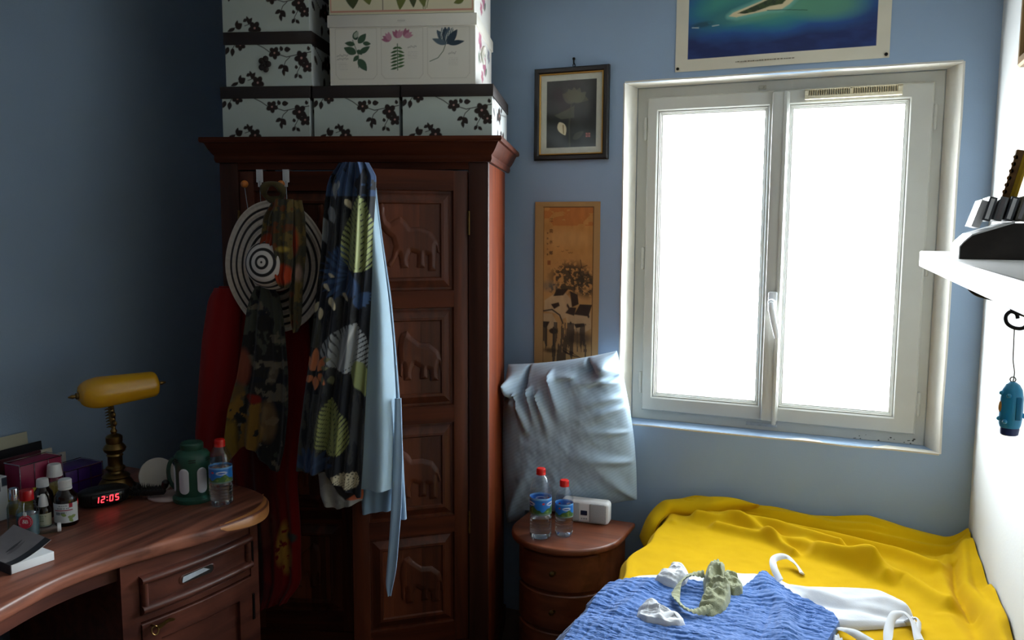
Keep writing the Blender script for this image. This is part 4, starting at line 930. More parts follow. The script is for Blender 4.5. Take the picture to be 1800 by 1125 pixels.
# ---- green lantern
LG = mat('green_enamel', (40, 84, 68), .4, var=.06); M_lant = mat('frosted_panel', (216, 214, 222), .45, var=.02)
ln = thing('lantern', 'green camping lantern with white oval windows and a side handle', 'lantern', (-2.018, 2.028, ZD), math.radians(45))
R = .054
mb = MB(); mb.lathe([(0, 0), (R+.008, 0), (R+.010, .004), (R+.010, .014), (R+.002, .018), (R-.002, .022)], 48); obj('base_ring', mb, LG, ln)
mb = MB(); mb.lathe([(R-.002, .020), (R, .024), (R, .122), (R+.001, .128), (R+.001, .150), (R-.006, .160), (R-.020, .168), (.034, .172)], 64); obj('body', mb, LG, ln)
for k in range(6):
    a0 = k*PI/3; n_ = 22; cp = capsule(0, 0, .026, .0160, 12); P0 = [(a0+x_z[1]/R, .074+x_z[0]) for x_z in cp]
    mb = MB(); o_ = []
    for rr_, s_ in ((R+.0002, 1.0), (R+.0032, .97), (R+.0036, .9), (R+.0036, .0)): o_.append([((rr_)*math.cos(a0+(q-a0)*s_), (rr_)*math.sin(a0+(q-a0)*s_), .074+(z-.074)*s_) for q, z in P0])
    mb.grid(np.array(o_), closev=True); obj('light_panel', mb, M_lant, ln, smooth=60)
    mb = MB()
    for z in (.136, .143): mb.box((R-.001, -.011, z-.0014), (R+.0016, .011, z+.0014), M=Matrix.Rotation(a0+.5, 4, 'Z'))
    obj('vent_slot', mb, M_black, ln)
mb = MB(); mb.lathe([(.034, .170), (.036, .176), (.036, .186), (.032, .191), (0, .192)], 40); obj('lid', mb, LG, ln)
mb = MB(); a = np.linspace(-PI/2, PI/2, 15); mb.tube([(-.050-.024*math.cos(q), .020+.010*math.cos(q), .088+.050*math.sin(q)) for q in a], .0045, 10, sy=1.5); obj('handle', mb, LG, ln)

# ---- round case and hairbrush
M_case = mat('pale_card', (206, 200, 190), .6, var=.04)
rc = thing('round_case', 'pale round case standing open against the lantern, under the hairbrush', 'case', (-2.106, 2.012, ZD), math.radians(25))
mb = MB(); mb.lathe([(0, 0), (.056, 0), (.059, .002), (.059, .006), (.056, .008), (0, .008)], 48, sx=1.15); obj('tray', mb, mat('pink_card', (196, 176, 172), .7, var=.04), rc)
mb = MB(); mb.lathe([(0, -.003), (.056, -.003), (.058, 0), (.056, .003), (0, .003)], 48, M=xf((-.055, .045, .060), rz=math.radians(22))@Matrix.Rotation(math.radians(78), 4, 'X')); obj('lid', mb, M_case, rc)
hb = thing('hairbrush', 'black bristled round hairbrush lying on the round case', 'hairbrush', (-2.138, 1.964, ZD+.009), math.radians(26))
mb = MB(); mb.tube([(-.075, 0, .012), (-.055, 0, .016), (.0, 0, .020), (.042, 0, .023), (.047, 0, .024)], [.005, .011, .014, .014, .008], 16); obj('barrel', mb, M_blackm, hb)
mb = MB(); rr = random.Random(9)
for i in range(22):
    x = -.068+i*.005
    for k in range(11):
        q = k*2*PI/11+i*.3; zc = .013+(x+.06)*.07
        d = np.array([rr.uniform(-.15, .15), math.cos(q), math.sin(q)]); zc += .006; p0 = np.array([x, 0, zc])+d*.010; p1 = np.array([x, 0, zc])+d*(.018+.011*math.sin(PI*min(1, (i+3)/20)))
        if p1[2] < .001: continue
        s_ = np.array([.0012, .0, 0]); tq = np.cross(d, [1, 0, 0])*.0012
        mb.add([p0+s_, p0-s_+tq, p0-s_-tq, p1], [(0, 1, 3), (1, 2, 3), (2, 0, 3)])
o = obj('bristles', mb, M_blackm, hb, smooth=0); o['kind'] = 'stuff'
mb = MB(); mb.tube([(.040, 0, .026), (.046, .0, .038), (.050, .0, .050), (.051, 0, .056)], [.008, .011, .012, .007], 14); obj('handle', mb, M_black, hb)

# ---- medicine and perfume bottles at the near end of the desk
M_labelw = lin((214, 218, 220))
def pr_med(X, Y):
    c = np.broadcast_to(M_labelw, X.shape+(3,)).copy()
    c = blend(c, ((X > .70) & (X < .80) & (Y < .22))*1., lin((170, 40, 56)))
    c = blend(c, ((Y > .33) & (Y < .375) & (X > .28) & (X < .80))*1., lin((150, 40, 70)))
    for a, b_, y in ((.42, .66, .12), (.36, .70, .24), (.30, .62, .46), (.30, .55, .54)): c = blend(c, ((X > a) & (X < b_) & (np.abs(Y-y) < .03) & (vnoise(X*90, Y*4, 2) > .35))*.8, lin((90, 96, 110)))
    for x, y, a in ((.66, .68, .4), (.70, .78, .9), (.62, .62, 3.5), (.74, .72, -.2)): c = blend(c, leaf(X*100, Y*60, x*100, y*60, a, 16, 5), lin((140, 160, 96)))
    return c
def pr_beige(X, Y):
    c = np.broadcast_to(lin((182, 182, 158)), X.shape+(3,)).copy()
    for a, b_, y in ((.3, .7, .2), (.34, .66, .36), (.3, .6, .55)): c = blend(c, ((X > a) & (X < b_) & (np.abs(Y-y) < .05) & (vnoise(X*80, Y*3, 4) > .4))*.8, lin((96, 116, 80)))
    return c
def band(mb, r, z0, z1, pr, a0=0, a1=2*PI, n1=90, n2=40):
    a, b_ = np.meshgrid(np.linspace(0, 1, n1), np.linspace(0, 1, n2), indexing='ij'); A = a0+(a1-a0)*a
    mb.grid(np.stack([r*np.cos(A), r*np.sin(A), z1+(z0-z1)*b_], -1), pr(a, b_), flip=True)
def ribbed_cap(r0, r1, z0, z1, n=40):
    mb = MB(); th = np.arange(n*2)*PI/n; P = []
    for r, z, rb in ((r0, z0, 1), (r0, z0+.001, 1), (r1, z1-.003, 1), (r1-.002, z1, 0), (0.0005, z1, 0)): P.append([((r-(.0007 if (k % 2 and rb) else 0))*math.cos(q), (r-(.0007 if (k % 2 and rb) else 0))*math.sin(q), z) for k, q in enumerate(th)])
    mb.grid(np.array(P), closev=True, flip=True); return mb
VIEW = math.radians(-33)   # label side faces the room
mbt = thing('medicine_bottle', 'brown medicine bottle with white cap and a white label with green leaves', 'bottle', (-2.194, 1.700, ZD), math.radians(-60))
mb = MB(); mb.lathe([(0, .001), (.030, 0), (.033, .004), (.033, .078), (.031, .088), (.022, .100), (.016, .106), (.015, .112)], 40); obj('glass_body', mb, M_amber, mbt, smooth=50)
mb = MB(); band(mb, .0334, .012, .070, pr_med, -1.5, 1.5); obj('label', mb, M_v, mbt, smooth=60)
mb = MB(); mb.lathe([(.0175, .106), (.019, .1075), (.019, .111), (.0175, .112)], 32); obj('neck_ring', mb, M_whitep, mbt)
obj('cap', ribbed_cap(.0185, .0185, .113, .137), M_whitep, mbt, smooth=30)
mbt = thing('medicine_bottle', 'brown medicine bottle with plain white cap behind the red-capped perfume', 'bottle', (-2.302, 1.708, ZD), 0)
mb = MB(); mb.lathe([(0, .001), (.025, 0), (.028, .004), (.028, .070), (.026, .080), (.018, .092), (.015, .098)], 36); obj('glass_body', mb, M_amber, mbt, smooth=50)
obj('cap', ribbed_cap(.0175, .0165, .098, .122), M_whitep, mbt, smooth=30)
t = thing('tall_bottle', 'clear bottle with large ribbed white cap behind the brown bottles', 'bottle', (-2.335, 1.775, ZD), 0)
mb = MB(); mb.lathe([(0, .001), (.028, 0), (.031, .004), (.031, .078), (.028, .092), (.019, .102), (.017, .106)], 36); obj('glass_body', mb, M_clearglass, t, smooth=50)
mb = ribbed_cap(.023, .0195, .108, .146, 30); obj('cap', mb, M_whitep, t, smooth=30)
t = thing('spray_bottle', 'small dark spray bottle with beige label and conical white nozzle cap', 'bottle', (-2.232, 1.655, ZD), math.radians(-60))
mb = MB(); mb.lathe([(0, .001), (.018, 0), (.0205, .003), (.0205, .052), (.018, .060), (.012, .064)], 32); obj('glass_body', mb, M_amber, t, smooth=50)
mb = MB(); band(mb, .0208, .006, .044, pr_beige, -1.6, 1.6, 60, 26); obj('label', mb, M_v, t, smooth=60)
mb = MB(); mb.lathe([(.0135, .062), (.0135, .068), (.011, .086), (.008, .094), (.006, .098), (0, .0985)], 28); mb.lathe([(.0028, 0), (.0028, .010), (0, .0105)], 12, M=xf((0, -.005, .092), rx=PI/2)); obj('nozzle_cap', mb, M_whitep, t)
# red-capped perfume with round red tag
t = thing('perfume_bottle', 'glass perfume bottle with red cap and round red tag', 'bottle', (-2.205, 1.585, ZD), math.radians(-58))
pb = [(0, .001), (.026, 0), (.030, .003), (.030, .070), (.027, .080), (.021, .086), (.023, .090), (.020, .094), (.022, .098), (.018, .102), (.014, .104), (.014, .110)]
mb = MB(); mb.lathe(pb, 40); obj('glass_body', mb, M_clearglass, t, smooth=40)
mb = MB(); mb.lathe([(0, .004), (.026, .004), (.0275, .006), (.0275, .066), (0, .066)], 36, cap=False); obj('perfume', mb, mat('perfume_liquid', (62, 92, 98), .1, spec=.6), t)
mb = MB(); mb.lathe([(.0165, .106), (.0185, .107), (.0185, .133), (.0175, .1355), (.014, .1365), (.0, .134)], 36, cap=False); obj('cap', mb, M_redcap, t)
mb = MB(); mb.lathe([(0, 0), (.0185, 0), (.0195, .001), (.0185, .002), (0, .002)], 36, M=xf((.0325, .006, .052), rz=PI/2)@Matrix.Rotation(math.radians(86), 4, 'X')); tg = obj('tag', mb, mat('red_tag', (200, 34, 60), .5, var=.03), t)
mb = MB(); MT = Matrix.Translation((.0350, .006, .052))@Matrix.Rotation(PI/2, 4, 'Z')@Matrix.Rotation(PI/2, 4, 'X')
text_mb('&', .016, MT@Matrix.Translation((-.003, .001, 0)), mb); text_mb('B', .015, MT@Matrix.Translation((.004, .0, 0)), mb)
a = np.linspace(0, 2*PI, 33)[:-1]
for k in range(22):
    q = k*2*PI/22; mb.box((-.0008, .0145, -.0002), (.0008, .0165, .0002), M=MT@Matrix.Rotation(q, 4, 'Z'))
obj('tag_lettering', mb, mat('white_print', (236, 230, 230), .6), tg, smooth=0)
mb = MB(); mb.tube([(.0345, .006, .071), (.034, .004, .082), (.026, .001, .094), (.019, 0, .103)], .0009, 6); mb.box((.0330, .002, .070), (.0352, .010, .080)); obj('tag_cord', mb, M_whitep, t)
# chrome-capped square bottle at the frame edge, pale blue bottle, little vial
t = thing('perfume_bottle', 'clear glass perfume bottle with chrome cap left of the red-capped one', 'bottle', (-2.281, 1.600, ZD), math.radians(-40))
mb = MB(); mb.box((-.026, -.018, 0), (.026, .018, .082), bev=.006, seg=3)
for k in range(7): mb.box((-.022+k*.0065, -.0195, .008), (-.0185+k*.0065, -.017, .074), bev=.0008, seg=1)
mb.lathe([(.012, .082), (.010, .088), (.010, .094)], 24); obj('glass_body', mb, M_clearglass, t)
mb = MB(); mb.lathe([(.0115, .092), (.013, .093), (.013, .124), (.012, .126), (0, .126)], 30, cap=False); obj('cap', mb, M_chrome, t)
t = thing('toiletry_bottle', 'pale blue translucent toiletry bottle behind the open book', 'bottle', (-2.318, 1.530, ZD), math.radians(-40))
mb = MB(); mb.lathe([(0, .001), (.030, 0), (.033, .004), (.033, .095), (.028, .105), (.016, .110), (.016, .114)], 36, sy=.7); obj('body', mb, clear('blue_plastic', (.55, .78, .92), .9, .12, .5), t)
mb = MB(); mb.lathe([(.017, .112), (.017, .132), (.015, .134), (0, .134)], 30, cap=False); obj('cap', mb, M_whitep, t)
t = thing('glass_vial', 'small clear vial lying on its side with a white disc cap', 'vial', (-2.165, 1.630, ZD), math.radians(52))
mb = MB(); mb.lathe([(0, -.045), (.010, -.044), (.0125, -.040), (.0125, .008), (.010, .012)], 24, M=xf((0, 0, .0130), ry=PI/2)); obj('glass_body', mb, M_clearglass, t)
mb = MB(); mb.lathe([(.0118, .012), (.0132, .013), (.0132, .020), (.012, .022), (0, .022)], 28, M=xf((0, 0, .0135), ry=PI/2)); obj('cap', mb, M_whitep, t)

# ---- wire racks with coloured boxes, and papers leaning on the wall
def rack_box(name, label, loc, rz, w, d, h, c, cols, rows, h2=None, lid=None):
    t = thing(name, label, 'box', loc, rz); mb = MB(); mb.box((-w/2, -d/2, 0), (w/2, d/2, h), bev=.003); obj('body', mb, c, t)
    mb = MB()
    for k in range(cols+1): x = -w/2+k*w/cols; mb.tube([(x, -d/2-.002, 0), (x, -d/2-.002, h+.002)], .0013, 6)
    for k in range(1, rows+1): z = k*h/rows; mb.tube([(-w/2, -d/2-.002, z), (w/2, -d/2-.002, z)], .0015, 6)
    for x in (-w/2, w/2): mb.tube([(x, -d/2-.002, h+.002), (x, d/2, h+.002)], .0015, 6)
    mb.tube([(-w/2, d/2+.001, h+.002), (w/2, d/2+.001, h+.002)], .0015, 6)
    obj('wire_grid', mb, M_chrome, t); return t
AZ = math.radians(63)
rack_box('magenta_box', 'magenta box behind a chrome wire grid', (-2.397, 1.752, ZD+.081), math.radians(89), .142, .07, .078, mat('magenta_card', (138, 24, 66), .5, var=.05), 3, 1)
t = thing('yellow_box', 'yellow and olive box under the magenta one', 'box', (-2.397, 1.752, ZD), math.radians(89))
mb = MB(); mb.box((-.072, -.036, 0), (-.002, .034, .080), bev=.002); obj('yellow_half', mb, mat('yellow_card', (196, 176, 20), .5), t)
mb = MB(); mb.box((.0, -.036, 0), (.072, .034, .080), bev=.002); obj('olive_half', mb, mat('olive_card', (120, 96, 24), .5), t)
rack_box('purple_box', 'purple box behind a chrome wire grid left of the lamp', (-2.448, 1.932, ZD), math.radians(89), .142, .10, .088, mat('purple_card', (66, 24, 110), .45, var=.06), 3, 2)
def sheet_mb(w, h, th, C, curl=.0, n=14, pr=None, nz=10):
    a, b_ = np.meshgrid(np.linspace(0, 1, n), np.linspace(0, 1, nz), indexing='ij'); y = curl*np.sin(a*PI)
    P = np.stack([(a-.5)*w, y, b_*h], -1); Cc = C if pr is None else pr(a, 1-b_)
    mb = MB(); mb.grid(P, Cc if pr is None else Cc.reshape(-1, 3)); mb.grid(P+np.array([0, th, 0]), C, flip=True)
    for j in (0, nz-1): mb.grid(np.stack([P[:, j], P[:, j]+np.array([0, th, 0])], 1), C)
    for i in (0, n-1): mb.grid(np.stack([P[i], P[i]+np.array([0, th, 0])], 1), C)
    return mb
def leaning(name, label, cat, loc, rz, rx, mb, m): 
    t = obj(name, mb, m, None, smooth=40); t.location = loc; t.rotation_euler = (rx, 0, rz); return tag(t, label, cat)
def pr_post(X, Y):
    c = np.broadcast_to(lin((186, 184, 162)), X.shape+(3,)).copy(); c = blend(c, (Y > .25+.3*(fbm(X*6, Y*2, 4)-.5))*(X < .8)*(fbm(X*14, Y*9, 8) > .42), lin((70, 74, 50))); c = blend(c, ell(X, Y, .72, .62, .1, .3, 0, .05), lin((96, 92, 40))); return blend(c, (Y > .93)*1., lin((200, 206, 206)))
W62 = math.radians(89)
leaning('postcard', 'postcard of trees at the back of the papers against the wall', 'postcard', (-2.585, 1.78, ZD), W62, -.10, sheet_mb(.21, .198, .0015, lin((186, 184, 162)), 0, 50, pr_post, 34), M_v)
leaning('folder', 'black folder standing behind the white booklet', 'folder', (-2.562, 1.815, ZD), W62, -.09, sheet_mb(.20, .162, .006, lin((26, 27, 32))), M_v)
leaning('booklet', 'cream booklet with a rolled top edge behind the magenta box', 'booklet', (-2.518, 1.785, ZD), W62, -.06, sheet_mb(.26, .143, .010, lin((204, 198, 180)), .006), M_v)
leaning('card', 'white paper card poking out above the purple box', 'card', (-2.508, 1.925, ZD), W62, -.03, sheet_mb(.06, .122, .001, lin((206, 202, 190)), .003), M_v)
leaning('dark_book', 'dark red book standing behind the magenta box', 'book', (-2.475, 1.74, ZD), W62, -.03, sheet_mb(.20, .158, .012, lin((70, 26, 34))), M_v)
def pr_mag(X, Y):
    c = np.broadcast_to(lin((210, 216, 220)), X.shape+(3,)).copy(); c = blend(c, ((Y > .12) & (Y < .2) & (X < .7))*1., lin((90, 40, 60)))
    for x, y in ((.80, .22), (.96, .12)): c = blend(c, (np.abs(X-x) < .07)*(np.abs(Y-y) < .10), lin((46, 58, 76)))
    c = blend(c, ell(X, Y, .75, .55, .05, .05, 0, .02), lin((150, 60, 80))); return c
leaning('leaflet_box', 'white printed carton at the left edge of the desk', 'carton', (-2.395, 1.585, ZD), math.radians(89), 0, sheet_mb(.15, .132, .04, lin((206, 212, 216)), 0, 40, pr_mag, 30), M_v)

# ---- paperback with lifted cover
PT = np.array([-1.993, 1.378]); e1 = np.array([.015, .113]); e1 /= np.linalg.norm(e1); e2 = np.array([-e1[1], e1[0]])
BW, BL_ = .113, .178
bk = thing('paperback', 'thick grey paperback lying on the desk with its cover curling open', 'book', (PT[0], PT[1], ZD), math.atan2(e1[1], e1[0]))
mb = MB(); mb.box((.002, .001, .001), (BW, BL_-.001, .0245), C=lin((224, 228, 230)), bev=.001); obj('pages', mb, vmat('page_edges', .9, (900, .35, .001)), bk)
def pr_cover(X, Y): # X across from spine, Y away from the near edge
    c = np.broadcast_to(lin((150, 142, 142)), X.shape+(3,)).copy(); c = c*(.85+.3*fbm(X*5, Y*5, 3))[..., None]
    c = blend(c, (Y < .16)*1., lin((40, 38, 42))); c = blend(c, leaf(X*100, Y*160, 30, 78, .1, 46, 5)*.9, lin((46, 42, 46))); c = blend(c, leaf(X*100, Y*160, 26, 66, .1, 50, 7)*.45, lin((70, 64, 66)))
    return c
na, nb = 60, 80; a, b_ = np.meshgrid(np.linspace(0, 1, na), np.linspace(0, 1, nb), indexing='ij')
lift = (.004*a+.036*np.clip(a-.12, 0, 1)**1.5*(1+.25*b_)); xx = a*BW*(1.0-.06*a)
P = np.stack([xx, b_*BL_+.0-.0*a, .0255+lift], -1)
mb = MB(); mb.grid(P, pr_cover(a, b_).reshape(-1, 3)); mb.grid(P-np.array([0, 0, .0008]), lin((206, 206, 204)), flip=True)
mb.grid(np.stack([P[:, 0], P[:, 0]-np.array([0, 0, .0008])], 1), lin((190, 190, 190))); mb.grid(np.stack([P[-1], P[-1]-np.array([0, 0, .0008])], 1), lin((200, 200, 200)))
cv = obj('cover', mb, vmat('coated_cover', .4, None, spec=.5), bk, smooth=60)
mb = MB(); mb.box((-.0012, 0, 0), (.0015, BL_, .0258), C=lin((60, 56, 60)), bev=.0005); obj('spine', mb, M_v, bk)
i = 46; q = math.atan2(lift[i+4, 5]-lift[i-4, 5], xx[i+4, 5]-xx[i-4, 5])
mb = MB(); text_mb('G. Vidal' if False else 'G. Didot', .012, Matrix.Translation((xx[i, 5], .012, .0264+lift[i, 5]))@Matrix.Rotation(-q, 4, 'Y'), mb) if False else None
mb = MB(); M2 = Matrix.Translation((xx[i, 5]+.004, .016, .0268+lift[i, 5]))@Matrix.Rotation(-q, 4, 'Y')
for k in range(9): # illegible author line
    x = -.020+k*.0046; mb.box((x, -.003, 0), (x+.0008, .003+.001*((k*7) % 3), .0002), M=M2); mb.tube([(x, 0, .0001), (x+.0016, .0022, .0001), (x+.0030, -.0018, .0001)], .0004, 5) if False else mb.box((x+.001, -.003+.003*(k % 2), 0), (x+.0028, -.0022+.003*(k % 2), .0002), M=M2)
obj('author_line', mb, mat('grey_print', (150, 148, 150), .6), cv, smooth=0)

# ================================================================= NIGHTSTAND
ZN = .52; NC = np.array([-1.03, 2.89])
ns_ = thing('nightstand', 'small brown half-round wooden nightstand with three drawers', 'nightstand', (NC[0], NC[1], 0))
def dshape(r, back, n=40):
    a = np.linspace(PI, 2*PI, n); return [(r*math.cos(q), r*math.sin(q)) for q in a]+[(r, back), (-r, back)]
mb = MB(); mb.prism(dshape(.212, .17), ZN-.026, ZN, bev=.009); obj('top', mb, M_night, ns_, smooth=50)
mb = MB(); mb.prism(dshape(.176, .165), .05, ZN-.026); obj('carcass', mb, M_night, ns_, smooth=50)
mb = MB(); mb.prism(dshape(.186, .165), 0, .05, bev=.004); obj('plinth', mb, M_night, ns_, smooth=50)
mb = MB()
for q in (PI*1.19, PI*1.81):
    pass
for k in range(3):
    z1 = ZN-.040-k*.144; z0 = z1-.132; A = np.linspace(PI*1.19, PI*1.81, 26)
    P = []
    for r, z in ((.172, z0), (.182, z0), (.186, z0+.004), (.186, z1-.004), (.182, z1), (.172, z1)): P.append([(r*math.cos(q), r*math.sin(q), z) for q in A])
    P = np.array(P).transpose(1, 0, 2); mb = MB(); mb.grid(P, closev=True); mb.f += [list(range(6)), [25*6+j for j in range(6)][::-1]]
    dw = obj('drawer', mb, M_night, ns_, smooth=40)
    qk = PI*1.52; c = np.array([.186*math.cos(qk), .186*math.sin(qk), (z0+z1)/2+.008]); d = np.array([math.cos(qk), math.sin(qk), 0])
    mb = MB(); mb.tube([c, c+d*.006, c+d*.012, c+d*.018, c+d*.022], [.006, .004, .009, .010, .004], 14); mb.box(c-[.012, .0, .005], c+[.012, .004, .005]); obj('knob', mb, M_brass, dw)
water_bottle((-1.093, 2.768, ZN), .259, .041, 'tall clear water bottle with red cap on the nightstand, the taller of two', 0, M_redp, .5, group='red-capped water bottles', rz=.9)
water_bottle((-1.022, 2.822, ZN), .209, .034, 'small clear water bottle with red cap on the nightstand beside the radio', 0, M_redp, .8, group='red-capped water bottles', rz=2.2)
rd = thing('radio', 'small white rounded radio on the nightstand under the pillow', 'radio', (-.995, 2.995, ZN), math.radians(5))
mb = MB(); mb.box((-.095, -.030, 0), (.095, .032, .088), bev=.017, seg=4); obj('case', mb, M_whitep, rd, smooth=50)
M_grille = mat('grey_speaker_cloth', (168, 172, 174), .8, var=.15, nscale=400)
for s_ in (-1, 1):
    mb = MB(); mb.box((s_*.052-.032, -.0325, .008), (s_*.052+.032, -.027, .080), bev=.0045, seg=3); obj('speaker_grille', mb, M_grille, rd)
mb = MB(); mb.box((-.014, -.033, .034), (.012, -.0285, .052), bev=.002); obj('display', mb, mat('display_glass', (20, 34, 60), .2), rd)
mb = MB()
for x in (-.012, -.003, .006): mb.box((x, -.033, .018), (x+.006, -.0285, .024), bev=.001)
obj('buttons', mb, M_grille, rd)
fb = water_bottle((-.905, 2.44, 0), .31, .04, 'dark water bottle with green cap on the floor between nightstand and bed', 0, mat('green_plastic', (30, 90, 62), .4), 0, False, tint=clear('green_pet', (.45, .6, .55), .8, .05, .45))

# ---- pillow leaning on the wall
def pillow():
    nu, nv = 110, 130; u = np.linspace(-1, 1, nu); v = np.linspace(-1, 1, nv); U, V = np.meshgrid(u, v, indexing='ij')
    # corners: measured on a plane that leans back to the wall
    BLc, BRc, TRc, TLc = np.array([-1.340, .452]), np.array([-.833, .585]), np.array([-.921, 1.172]), np.array([-1.330, 1.108])
    s, t = (U+1)/2, (V+1)/2
    pin = .028*(1-U**2)*np.sign(V)*np.abs(V)**3; pin2 = .012*(1-V**2)*np.sign(U)*np.abs(U)**3
    X = (1-s)*(1-t)*BLc[0]+s*(1-t)*BRc[0]+s*t*TRc[0]+(1-s)*t*TLc[0]; Z = (1-s)*(1-t)*BLc[1]+s*(1-t)*BRc[1]+s*t*TRc[1]+(1-s)*t*TLc[1]
    X = X+.035*(1-V**2)*np.where(U > 0, .6*U**3, .55*U**3); Z = Z-.012*(1-U**2)*np.where(V > 0, V**4*1.0, 0)
    prof = (np.clip(1-np.abs(U)**2.6, 0, 1)*np.clip(1-np.abs(V)**3.4, 0, 1))**.46
    r = (1-.22*np.clip(-V, 0, 1)**2)
    th = .098*prof*r
    def ridge(x0, y0, x1, y1, wd, am, taper=1): 
        dx, dy = x1-x0, y1-y0; k = np.clip(((U-x0)*dx+(V-y0)*dy)/(dx*dx+dy*dy), 0, 1); d = np.hypot(U-x0-k*dx, V-y0-k*dy); return am*np.exp(-(d/(wd*(.5+k)))**2)*(1-k*.75*taper)
    wr = 0
    for a in ((-.80, .80, -.72, .40, .11, .034), (-.66, .66, -.52, .22, .050, .028), (-.46, .70, -.36, .28, .050, .028), (-.30, .62, -.16, .20, .055, .024), (-.10, .86, .06, .30, .07, .024), (.98, .62, .30, .72, .060, .028), (.95, .80, .66, .90, .10, .034), (.30, .78, -.30, .84, .06, .016), (.97, .42, .42, .40, .06, .018), (.97, .28, .40, .22, .06, .014), (.98, -.05, .35, .06, .05, .010), (.98, -.45, .25, -.25, .07, .016), (-.97, -.9, -.5, -.3, .08, .014), (.97, -.95, .5, -.4, .08, .016)): wr = wr+ridge(*a)
    wr = wr-ridge(-.56, 1.0, -.60, .58, .045, .046)-ridge(-.98, .62, -.66, .60, .04, .030)-ridge(.50, .98, .62, .74, .05, .036)-ridge(.98, .70, .50, .60, .035, .022)
    wr = wr+.006*(fbm(U*5+V*2, V*4, 3)-.5)+.0015*(fbm(U*14, V*11, 7)-.5)
    edge = np.clip(1-np.maximum(np.abs(U), np.abs(V))**9, 0, 1)
    Yc = 3.075+.058*U-.012*V+.0
    Yc = np.minimum(Yc, 3.135)
    wr = wr+.030*np.exp(-(((U+.80)/.17)**2+((V-.80)/.20)**2))+.026*np.exp(-(((U-.80)/.20)**2+((V-.86)/.16)**2))-.020*np.exp(-(((U-.55)/.22)**2+((V-.80)/.10)**2))
    Z = np.where(X > -1.26, np.maximum(Z, ZN+.004), Z)
    F_ = np.stack([X, Yc-th-2.1*wr*edge, Z], -1); B_ = np.stack([X, Yc+th*.40*(1-.2*U), Z], -1)
    B_[..., 1] = np.minimum(B_[..., 1], 3.192)
    line = .5+.5*np.sin(Z*2*PI/.0075+5*fbm(U*2.2, V*2, 9)*3)
    C = lin((164, 188, 208))*(.82+.20*line*(.4+.6*fbm(U*3, V*3, 14)))[..., None]
    mb = MB(); mb.grid(F_, C.reshape(-1, 3)); mb.grid(B_, lin((164, 188, 208)), flip=True)
    n1 = nu*nv
    for i in range(nu-1):
        for j in (0, nv-1): mb.f.append([i*nv+j, (i+1)*nv+j, n1+(i+1)*nv+j, n1+i*nv+j])
    for j in range(nv-1):
        for i in (0, nu-1): mb.f.append([i*nv+j, i*nv+j+1, n1+i*nv+j+1, n1+i*nv+j])
    o = obj('pillow', mb, vmat('woven_cotton', .62, (260, .18, .001), sheen=.25, spec=.4), None, smooth=80)
    tag(o, 'crumpled grey-blue pillow propped upright on the nightstand against the wall', 'pillow')
pillow()

# ================================================================= PICTURES ON THE WALL
YW = YB
pic = thing('lotus_picture', 'small dark lotus painting in a black and gold frame', 'picture', (-1.144, YW-.002, 2.09))
pw, ph = .308, .358; 
def plan(mb): return mb
mb = framemb(-pw/2, pw/2, -ph/2, ph/2, .022, .022, .022, .022, -.022, 0, .005); obj('frame', mb, mat('black_frame', (26, 20, 18), .35, var=.1), pic)
mb = framemb(-pw/2+.021, pw/2-.021, -ph/2+.021, ph/2-.021, .0055, .0055, .0055, .0055, -.019, -.002, .002); obj('gold_slip', mb, mat('gold_paint', (190, 146, 70), .4, metal=.6, var=.1), pic)
def pr_lotus(X, Y): # 0..1, y down
    c = np.broadcast_to(lin((40, 42, 38)), X.shape+(3,)).copy(); c = c*(.8+.5*fbm(X*5, Y*5, 6))[..., None]
    x, y = X*100, Y*132
    for a in (-2.5, -2.0, -1.6, -1.2, -.7): c = blend(c, leaf(x, y, 56, 44, a, 30, 9)*.8, lin((84, 84, 66)))
    c = blend(c, leaf(x, y, 36, 26, .3, 50, 12)*.5, lin((88, 88, 62)))
    c = blend(c, polym(x, y, [(16, 68), (40, 58), (56, 50), (56, 74), (30, 76)])*.8, lin((74, 78, 62))); c = blend(c, stroke(x, y, [(50, 46), (46, 90), (48, 132)], 3)*.6, lin((68, 74, 56)))
    c = blend(c, leaf(x, y, 26, 82, 1.12, 29, 8.5), lin((206, 196, 160))); c = blend(c, stroke(x, y, [(34, 88), (35, 104)], 2), lin((120, 100, 60)))
    c = blend(c, leaf(x, y, 54, 116, -.6, 26, 6)*.5, lin((80, 84, 66))); c = blend(c, (np.abs(x-84) < 4.2)*(np.abs(y-109) < 4.5), lin((150, 86, 76))); c = blend(c, ((np.abs(x-84) < 1) | (np.abs(y-109) < .8))*(np.abs(x-84) < 4.2)*(np.abs(y-109) < 4.5)*.6, lin((60, 36, 34)))
    m = (X < -.0)*1.; return c
mw, mh = pw-.052, ph-.052
a, b_ = np.meshgrid(np.linspace(0, 1, 110), np.linspace(0, 1, 150), indexing='ij'); ix = .094; iz = .078
mb = MB(); C = pr_lotus((a-ix)/(1-2*ix), (b_-iz)/(1-2*iz)); mm = ((a < ix) | (a > 1-ix) | (b_ < iz) | (b_ > 1-iz)); C[mm] = (lin((186, 188, 172))*(.9+.2*fbm(a*20, b_*20, 2))[..., None])[mm]
mb.grid(np.stack([(a-.5)*mw, np.full_like(a, -.010), (.5-b_)*mh], -1), C.reshape(-1, 3)); obj('painting', mb, vmat('glazed_print', .18, None, spec=.5), pic, smooth=0)
mb = MB(); a = np.linspace(0, 2*PI, 15)[:-1]; mb.tube([(.008+.005*math.cos(q), -.006, ph/2+.007+.006*math.sin(q)) for q in a], .0014, 6, closed=True); mb.tube([(.008, -.001, ph/2+.03), (.008, -.010, ph/2+.028), (.0085, -.011, ph/2+.016), (.009, -.006, ph/2+.010)], .003, 8); mb.ball((.008, -.009, ph/2+.031), .006, 10); obj('hanging_hook', mb, M_iron, pic)

